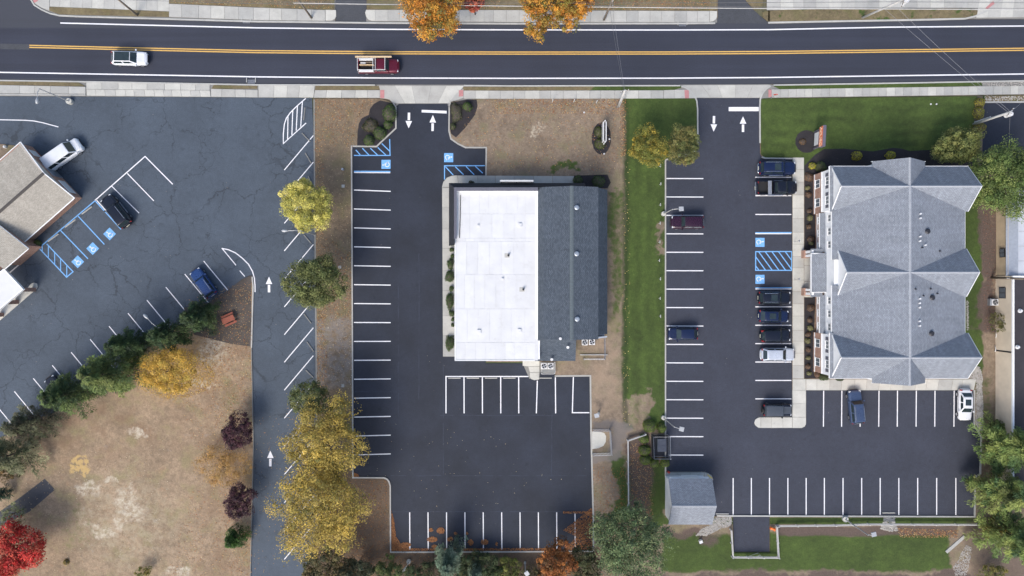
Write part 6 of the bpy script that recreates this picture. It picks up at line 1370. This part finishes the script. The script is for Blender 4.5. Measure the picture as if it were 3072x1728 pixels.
for (x, y) in ((1977, 500), (1978, 554), (1977, 616), (1976, 671), (1975, 727), (1974, 782), (1977, 837), (1976, 895), (1977, 948)):
    p = W((x, y)); lab = 'small white sign on a short post along the grass strip'
    if proto is None:
        proto = thing('bay_sign', lab, 'sign', (p.x, p.y, .09), 0, gs); MB().tube([(0, 0, -.02), (0, 0, .75)], .03, 6).build('post', M['metal_white'], proto); MB().box(.03, .06, -.2, .2, .55, .9).build('panel', M['metal_white'], proto)
    else: dup(proto, (p.x, p.y, .09))
gm_ = 'white marker posts behind the pavement'
proto = None
for (x, y) in ((1657, 307), (1721, 307), (1788, 310)):
    p = W((x, y))
    if proto is None:
        proto = thing('marker_post', 'slim white marker post behind the pavement on leaf-strewn grass', 'post', (p.x, p.y, .09), 0, gm_); MB().box(-.04, .04, -.04, .04, -.02, 1.3).build('post', M['metal_white'], proto); MB().box(-.05, .05, -.05, .05, 1.3, 1.36).build('cap', M['metal_white'], proto)
    else: dup(proto, (p.x, p.y, .09))
for (x, y), lab in (((2382, 725), 'accessible bay sign post on the walkway above the hatched bay'), ((2382, 838), 'accessible bay sign post on the walkway below the hatched bay')):
    p = W((x, y)); t = thing('bay_sign_post', lab, 'sign', (p.x, p.y, .12)); MB().tube([(0, 0, -.02), (0, 0, 1.9)], .03, 6).build('post', M['galv'], t); MB().box(.03, .05, -.16, .16, 1.45, 1.95).build('panel', M['metal_white'], t)
p = W((1347, 322)); t = thing('stop_sign_post', 'pale sign post at the kerb beside the driveway stop line', 'sign', (p.x, p.y, .1)); MB().tube([(.1, 0, -.02), (.1, 0, 2.1)], .03, 6).build('post', M['galv'], t); MB().tube([(.06, .0, 1.85), (.09, .0, 1.85)], .3, 8).build('panel', M['metal_white'], t)
p = W((2312, 296)); t = thing('stop_sign_post', 'white and red sign post at the lawn corner by the apron', 'sign', (p.x, p.y, .1)); MB().tube([(0, 0, -.02), (0, 0, 2.1)], .03, 6).build('post', M['galv'], t); MB().tube([(0, .05, 1.8), (0, .08, 1.8)], .32, 8).build('panel', M['red_metal'], t)

# ------------------------------------------------------------------ air conditioners
def ac(label, px, s=.85, h=.85, group=None, z=.1):
    p = W(px, h); t = thing('air_conditioner', label, 'air conditioner', (p.x, p.y, z), 0, group); a = s / 2
    MB().box(-a, a, -a, a, 0, h).build('casing', M['metal_white'], t, bevel=.03); MB().cyl((0, 0), a * .84, h, h + .015, 24).build('fan_opening', M['black'], t)
    fb = MB()
    for k in range(4):
        th = k * math.pi / 2 + .4; fb.quadslab((math.cos(th) * .06, math.sin(th) * .06, h + .03), (math.cos(th - .3) * a * .75, math.sin(th - .3) * a * .75, h + .03), (math.cos(th + .3) * a * .75, math.sin(th + .3) * a * .75, h + .045), (math.cos(th + .5) * .06, math.sin(th + .5) * .06, h + .035), .006)
    fb.cyl((0, 0), .08, h + .015, h + .06, 10).build('fan', M['galv'], t)
    return t
ga_ = 'air conditioners on the slab behind the rear roof'
ac('white air conditioner on the slab beside the concrete rear walk', (1632, 1098), .82, .85, ga_); ac('white air conditioner on the slab beside the concrete rear walk', (1651.5, 1098), .82, .85, ga_)
gy = 'air conditioners in the fenced yard'
ac('white air conditioner tucked under the gambrel eave', (1754.5, 1027), .85, .85, gy); ac('white air conditioner tucked under the gambrel eave', (1776, 1026), .85, .85, gy)
ac('grey air conditioner against the cream wall', (2985, 907), .9, .8)
tag(MB().box(-.35, .35, -.5, .5, 0, .6).build('utility_cabinet', M['metal_grey'], None, bevel=.02), 'grey utility cabinet beside the cream wall air conditioner', 'cabinet').location = W((2968, 906)) + Vector((0, 0, .1))
tag(sheet('condenser_pad', [(1622, 1087), (1663, 1087), (1663, 1118), (1622, 1118)], .04, .112, M['concrete_grey']), kind='structure')
rail_fence('low pale rail round the paired air conditioners', [(1663, 1086), (1663, 1119), (1624, 1119)], .6, 1.6, rails=(.45,))

# ------------------------------------------------------------------ small things
pt = thing('picnic_table', 'red-stained wooden picnic table on the mulch island', 'picnic table', W((688, 958), .4) * 1.0 + Vector((0, 0, -.29)), math.radians(24))
for k in range(4): MB().box(-.92, .92, -.4 + k * .205, -.4 + k * .205 + .19, .7, .745).build('table_plank', M['red_wood'], pt)
for s_ in (-1, 1):
    for k in range(2): MB().box(-.92, .92, s_ * .68 - .14 + k * .145, s_ * .68 - .14 + k * .145 + .135, .43, .47).build('bench_plank', M['red_wood'], pt)
for x in (-.65, .65):
    MB().box(x - .04, x + .04, -.78, .78, .36, .43).build('crossbeam', M['red_wood'], pt); MB().box(x - .04, x + .04, -.4, .4, .62, .7).build('top_batten', M['red_wood'], pt)
    for s_ in (-1, 1): MB().quadslab((x - .04, s_ * .55, -.02), (x - .04, s_ * .62, -.02), (x - .04, s_ * .3, .7), (x - .04, s_ * .2, .7), .07).build('leg', M['red_wood'], pt)
for p, lab in (((739, 64), 'storm drain grate at the far kerb near the corner pole'), ((754, 245), 'storm drain grate at the near kerb by the left lot apron'), ((2047, 73), 'storm drain grate at the far kerb below the driveway pavement')):
    a = W(p); t = thing('storm_grate', lab, 'drain grate', (a.x, a.y, 0.0)); MB().box(-.58, .58, -.36, .36, -.02, .01).build('frame', M['dark_metal'], t)
    for k in range(9): MB().box(-.5 + k * .12, -.44 + k * .12, -.3, .3, .01, .03).build('bar', M['galv'], t)
    MB().box(-.7, -.6, -.1, .55, 0, .14).box(.6, .7, -.1, .55, 0, .14).build('inlet_cheeks', M['kerb_clean'], t)
gu = 'utility covers on the dry strip'
for (x, y) in ((1030, 558.7), (1020, 801), (1029, 1157)):
    a = W((x, y)); o = MB().box(-.22, .22, -.22, .22, -.02, .04).build('utility_cover', M['concrete_grey'], None, bevel=.01); o.location = (a.x, a.y, .1); tag(o, 'square grey utility cover set in the dry strip', 'utility cover', gu)
a = W((1031, 510)); t = thing('marker_box', 'small grey pedestal box on the dry strip', 'utility box', (a.x, a.y, .1)); MB().box(-.12, .12, -.12, .12, -.02, .7).build('housing', M['metal_grey'], t, bevel=.02); MB().box(-.14, .14, -.14, .14, .7, .74).build('cap', M['metal_grey'], t)
t = thing('traffic_drum', 'orange plastic drum lying by the rail of the asphalt pad', 'traffic drum', W((2315, 1584), .2) + Vector((0, 0, .09 - .2 + .2)), math.radians(-20))
MB().tube([(-.35, 0, .2), (.3, 0, .2)], [.2, .16], 14).build('barrel', M['orange'], t, smooth=False); MB().tube([(.3, 0, .2), (.38, 0, .2)], .26, 14).build('collar', M['orange'], t)
a = W((2004, 1414)); t = thing('hydrant_post', 'small red standpipe beside the shed walkway', 'standpipe', (a.x, a.y, .0)); MB().cyl((0, 0), .1, 0, .6, 12).cyl((0, 0), .15, .6, .68, 12).build('pipe', M['red_metal'], t); MB().tube([(-.2, 0, .45), (.2, 0, .45)], .06, 8).build('outlet', M['red_metal'], t)
t = thing('lawn_chair', 'white plastic chair tipped on the grass below the shed', 'chair', W((2101, 1623)) + Vector((0, 0, .1)), .4)
MB().box(-.25, .25, -.25, .25, .18, .22).build('seat', M['metal_white'], t); MB().box(-.25, .25, .25, .29, .0, .6).build('backrest', M['metal_white'], t)
for x in (-.23, .23):
    for y in (-.23, .23): MB().box(x - .02, x + .02, y - .02, y + .02, -.02, .18).build('leg', M['metal_white'], t)
a = W((20, 442)); t = thing('meter_box', 'small white meter box on the grass behind the brick building', 'utility box', (a.x, a.y, .1)); MB().cyl((0, 0), .2, -.02, .4, 14).build('housing', M['metal_white'], t); MB().cyl((0, 0), .12, .4, .5, 12).build('dome', M['metal_white'], t)
M['yellow_metal'] = simple('yellow_paint_metal', (.55, .42, .06), .5)
a = W((2127, 1427)); t = thing('bollard', 'yellow and white bollard rail at the shed walkway corner', 'bollard', (a.x, a.y, .1), -.7); MB().tube([(-.35, 0, .5), (.35, 0, .5)], .07, 8).build('top_rail', M['yellow_metal'], t)
for x in (-.3, .3): MB().cyl((x, 0), .06, -.02, .5, 8).build('leg', M['yellow_metal'], t)
lying('culvert_board', 'pale weathered board lying on the lower lawn', 'board', (2866, 1632), 41, 3.6, .45, .1, .2, M['concrete_grey'])
for (x, y), lab in (((2985, 1003), 'upper white garden hoop leaning on the cream wall'), ((2983, 1045), 'lower white garden hoop leaning on the cream wall')):
    a = W((x, y)); m = MB(); m.tube([(math.sin(th) * -.25, math.cos(th) * .45, .05 + .5 * abs(math.sin(th))) for th in np.linspace(0, math.pi, 10)], .05, 6); o = m.build('garden_hoop', M['metal_white']); o.location = (a.x, a.y, .08); tag(o, lab, 'hoop')
for (x, y), lab in (((1812, 462), 'round white drain cap at the foot of the oval sign bed'), ((1828, 418), 'small white drain cap beside the oval sign bed\'s posts'), ((2791, 313), 'left white irrigation cap on the green hotel lawn'), ((2808, 313), 'right white irrigation cap on the green hotel lawn'), ((1752, 338), 'white irrigation cap in the leaf-strewn lawn')):
    a = W((x, y)); o = MB().cyl((0, 0), .12, -.02, .05, 14).cyl((0, 0), .06, .05, .08, 10).build('drain_cap', M['metal_white']); o.location = (a.x, a.y, .105); tag(o, lab, 'cap')

# ------------------------------------------------------------------ gravel, fallen leaves
def inside(poly, n):
    poly = np.array(poly, float); lo, hi = poly.min(0), poly.max(0); out_ = np.zeros((0, 2))
    while len(out_) < n:
        p = RNG.uniform(lo, hi, (n * 2, 2)); c = np.zeros(len(p), bool); j = len(poly) - 1
        for i in range(len(poly)):
            a, b = poly[i], poly[j]; c ^= ((a[1] > p[:, 1]) != (b[1] > p[:, 1])) & (p[:, 0] < (b[0] - a[0]) * (p[:, 1] - a[1]) / (b[1] - a[1] + 1e-9) + a[0]); j = i
        out_ = np.concatenate([out_, p[c]])
    return out_[:n]
def gravel(poly, n, size=.13):
    p = inside(poly, n); m = MB()
    oc = [(1, 0, 0), (-1, 0, 0), (0, 1, 0), (0, -1, 0), (0, 0, 1), (0, 0, -.4)]; fs = [(0, 2, 4), (2, 1, 4), (1, 3, 4), (3, 0, 4), (2, 0, 5), (1, 2, 5), (3, 1, 5), (0, 3, 5)]
    for q in p:
        w_ = W(q); s_ = size * random.uniform(.5, 1.2); r = random.uniform(0, 6.28); c, sn = math.cos(r), math.sin(r)
        m.add([(w_.x + s_ * (x * c - y * sn * .7), w_.y + s_ * (x * sn + y * c * .7), .1 + s_ * z * .6) for x, y, z in oc], fs)
    tag(m.build('gravel_bed', M['stone']), 'bed of pale grey river stones', 'gravel', kind='stuff')
gravel(KL(3, 2, [(2000, 905), (2040, 850), (2090, 780), (2130, 800), (2155, 900), (2150, 1000), (2160, 1200), (2160, 1440), (2115, 1440), (2090, 1380), (2090, 930)]), 1700, .12)
gravel(KL(2, 3, [(2040, 860), (2200, 850), (2215, 900), (2190, 945), (2080, 975), (1960, 1040), (1850, 1040), (1900, 980), (2000, 930)]), 1100, .12)
gravel(KL(3, 3, [(1160, 845), (1275, 845), (1270, 900), (1310, 985), (1240, 1000), (1120, 970), (1160, 900)]), 600, .12)
gravel(KL(3, 3, [(1990, 1130), (2050, 1160), (2000, 1440), (1880, 1440), (1860, 1360)]), 500, .1)
gravel([(2898, 902), (2904, 902), (2905, 990), (2899, 990)], 160, .1)
gravel([(2950, 291), (3300, 285), (3300, 300), (2955, 304)], 500, .12); gravel([(2948, 247), (3300, 240), (3300, 254), (2950, 260)], 400, .12)
LV = [(.36, .16, .06), (.28, .1, .045), (.42, .26, .1), (.22, .12, .05), (.48, .36, .18)]
def litter(poly, n, z=.112, size=.14, cols=LV, lab='fallen autumn leaves scattered on the ground'):
    p = inside(poly, n); P = np.zeros((n, 3)); P[:, 0] = (p[:, 0] - 1536) * S; P[:, 1] = (864 - p[:, 1]) * S; P[:, 2] = z + RNG.uniform(.01, .05, n)
    o = leaves('leaf_litter', P, np.tile([0, 0, 1.0], (n, 1)), size, palette(cols, n, .3), None, .7, jit=.3); tag(o, lab, 'leaves', kind='stuff')
litter([(944, 298), (1130, 298), (1070, 360), (1060, 440), (975, 440), (970, 700), (1056, 760), (1056, 960), (952, 960), (945, 440)], 1500)
litter([(952, 930), (975, 930), (985, 1160), (952, 1160)], 420); litter([(985, 960), (1056, 960), (1056, 1170), (985, 1170)], 260, cols=[(.4, .36, .3), (.3, .2, .12)])
litter([(1360, 420), (1440, 300), (1860, 300), (1880, 420), (1860, 520), (1470, 520), (1460, 440), (1400, 435)], 900); litter([(1470, 298), (1870, 298), (1860, 342), (1480, 342)], 900)
litter([(560, 900), (755, 840), (752, 1060), (600, 1060), (560, 1000)], 500); litter([(560, 1060), (752, 1060), (760, 1728), (500, 1728), (600, 1400), (540, 1200)], 1500)
litter([(0, 1480), (200, 1380), (500, 1260), (560, 1500), (500, 1728), (150, 1728)], 600, cols=[(.4, .34, .24), (.3, .2, .1)])
litter([(970, 1440), (1160, 1440), (1168, 1650), (1290, 1660), (1290, 1728), (960, 1728)], 2200, cols=[(.22, .09, .03), (.16, .07, .03), (.3, .15, .05)])
litter([(1868, 480), (1890, 480), (1890, 1280), (1868, 1280)], 110, cols=[(.5, .4, .15), (.4, .3, .1)])
litter([(1890, 1330), (1950, 1330), (1960, 1540), (1915, 1600), (1885, 1420)], 700); litter([(2690, 1582), (2875, 1590), (2870, 1612), (2700, 1612)], 600)
litter([(2945, 570), (2985, 570), (2985, 1000), (2950, 1000)], 500, cols=[(.2, .1, .07), (.12, .07, .05)])
litter([(1780, 1400), (1880, 1400), (1900, 1728), (1600, 1728), (1600, 1660), (1780, 1655)], 1200, cols=[(.22, .08, .03), (.3, .13, .04)])
litter([(1860, 300), (1878, 300), (1878, 470), (1860, 470)], 260); litter([(1300, 5), (1500, 5), (1500, 28), (1300, 28)], 300); litter([(1690, 2), (2130, 2), (2130, 30), (1690, 30)], 700, cols=[(.28, .12, .05), (.36, .2, .08)])
litter([(520, -5), (1000, 0), (1000, 28), (760, 20), (520, 9)], 500)
litter(ell(525, 1120, 120, 78), 2600, cols=[(.45, .28, .06), (.38, .22, .05), (.5, .34, .1)]); litter([(600, 860), (757, 860), (757, 1728), (690, 1728), (650, 1300)], 1500)
litter([(760, 1250), (850, 1250), (850, 1728), (760, 1728)], 140, .004, .12, [(.45, .3, .08), (.4, .2, .06)]); litter([(856, 1180), (946, 1180), (946, 1640), (856, 1640)], 500, .004, .13, [(.45, .3, .08), (.4, .2, .06)])
DR = [(.3, .12, .04), (.24, .09, .03), (.36, .17, .06)]
litter([(1174, 1530), (1182, 1560), (1188, 1610), (1205, 1635), (1225, 1640), (1225, 1652), (1174, 1652)], 1700, .004, cols=DR); litter([(1225, 1645), (1660, 1644), (1660, 1652), (1225, 1652)], 1300, .004, cols=DR)
for (x, y, rx, ry) in ((1297, 1618, 16, 8), (1293, 1590, 7, 6), (1322, 1592, 12, 10), (1350, 1617, 9, 7), (1367, 1600, 5, 4), (1412, 1627, 8, 9), (1454, 1626, 11, 9), (1304, 1640, 9, 6), (1490, 1632, 3, 6), (1217, 1634, 16, 7), (1401, 1600, 4, 4)): litter(ell(x, y, rx, ry, 12), int(rx * ry * 2.2), .004, cols=DR)
litter([(1690, 1590), (1730, 1560), (1778, 1520), (1778, 1650), (1690, 1650), (1730, 1610)], 2000, .004, cols=DR); litter([(1690, 1534), (1779, 1534), (1779, 1540), (1690, 1540)], 240, .004, cols=DR)
litter([(1062, 1418), (1075, 1424), (1078, 1430), (1062, 1430)], 160, .004, cols=DR); litter([(1100, 1250), (1480, 1300), (1700, 1430), (1480, 1530), (1180, 1520), (1080, 1400)], 70, .004, .1, [(.5, .42, .25), (.4, .3, .15)])
litter([(956, 430), (1052, 440), (1052, 1100), (960, 1100)], 500, cols=[(.42, .33, .2), (.3, .2, .1)])
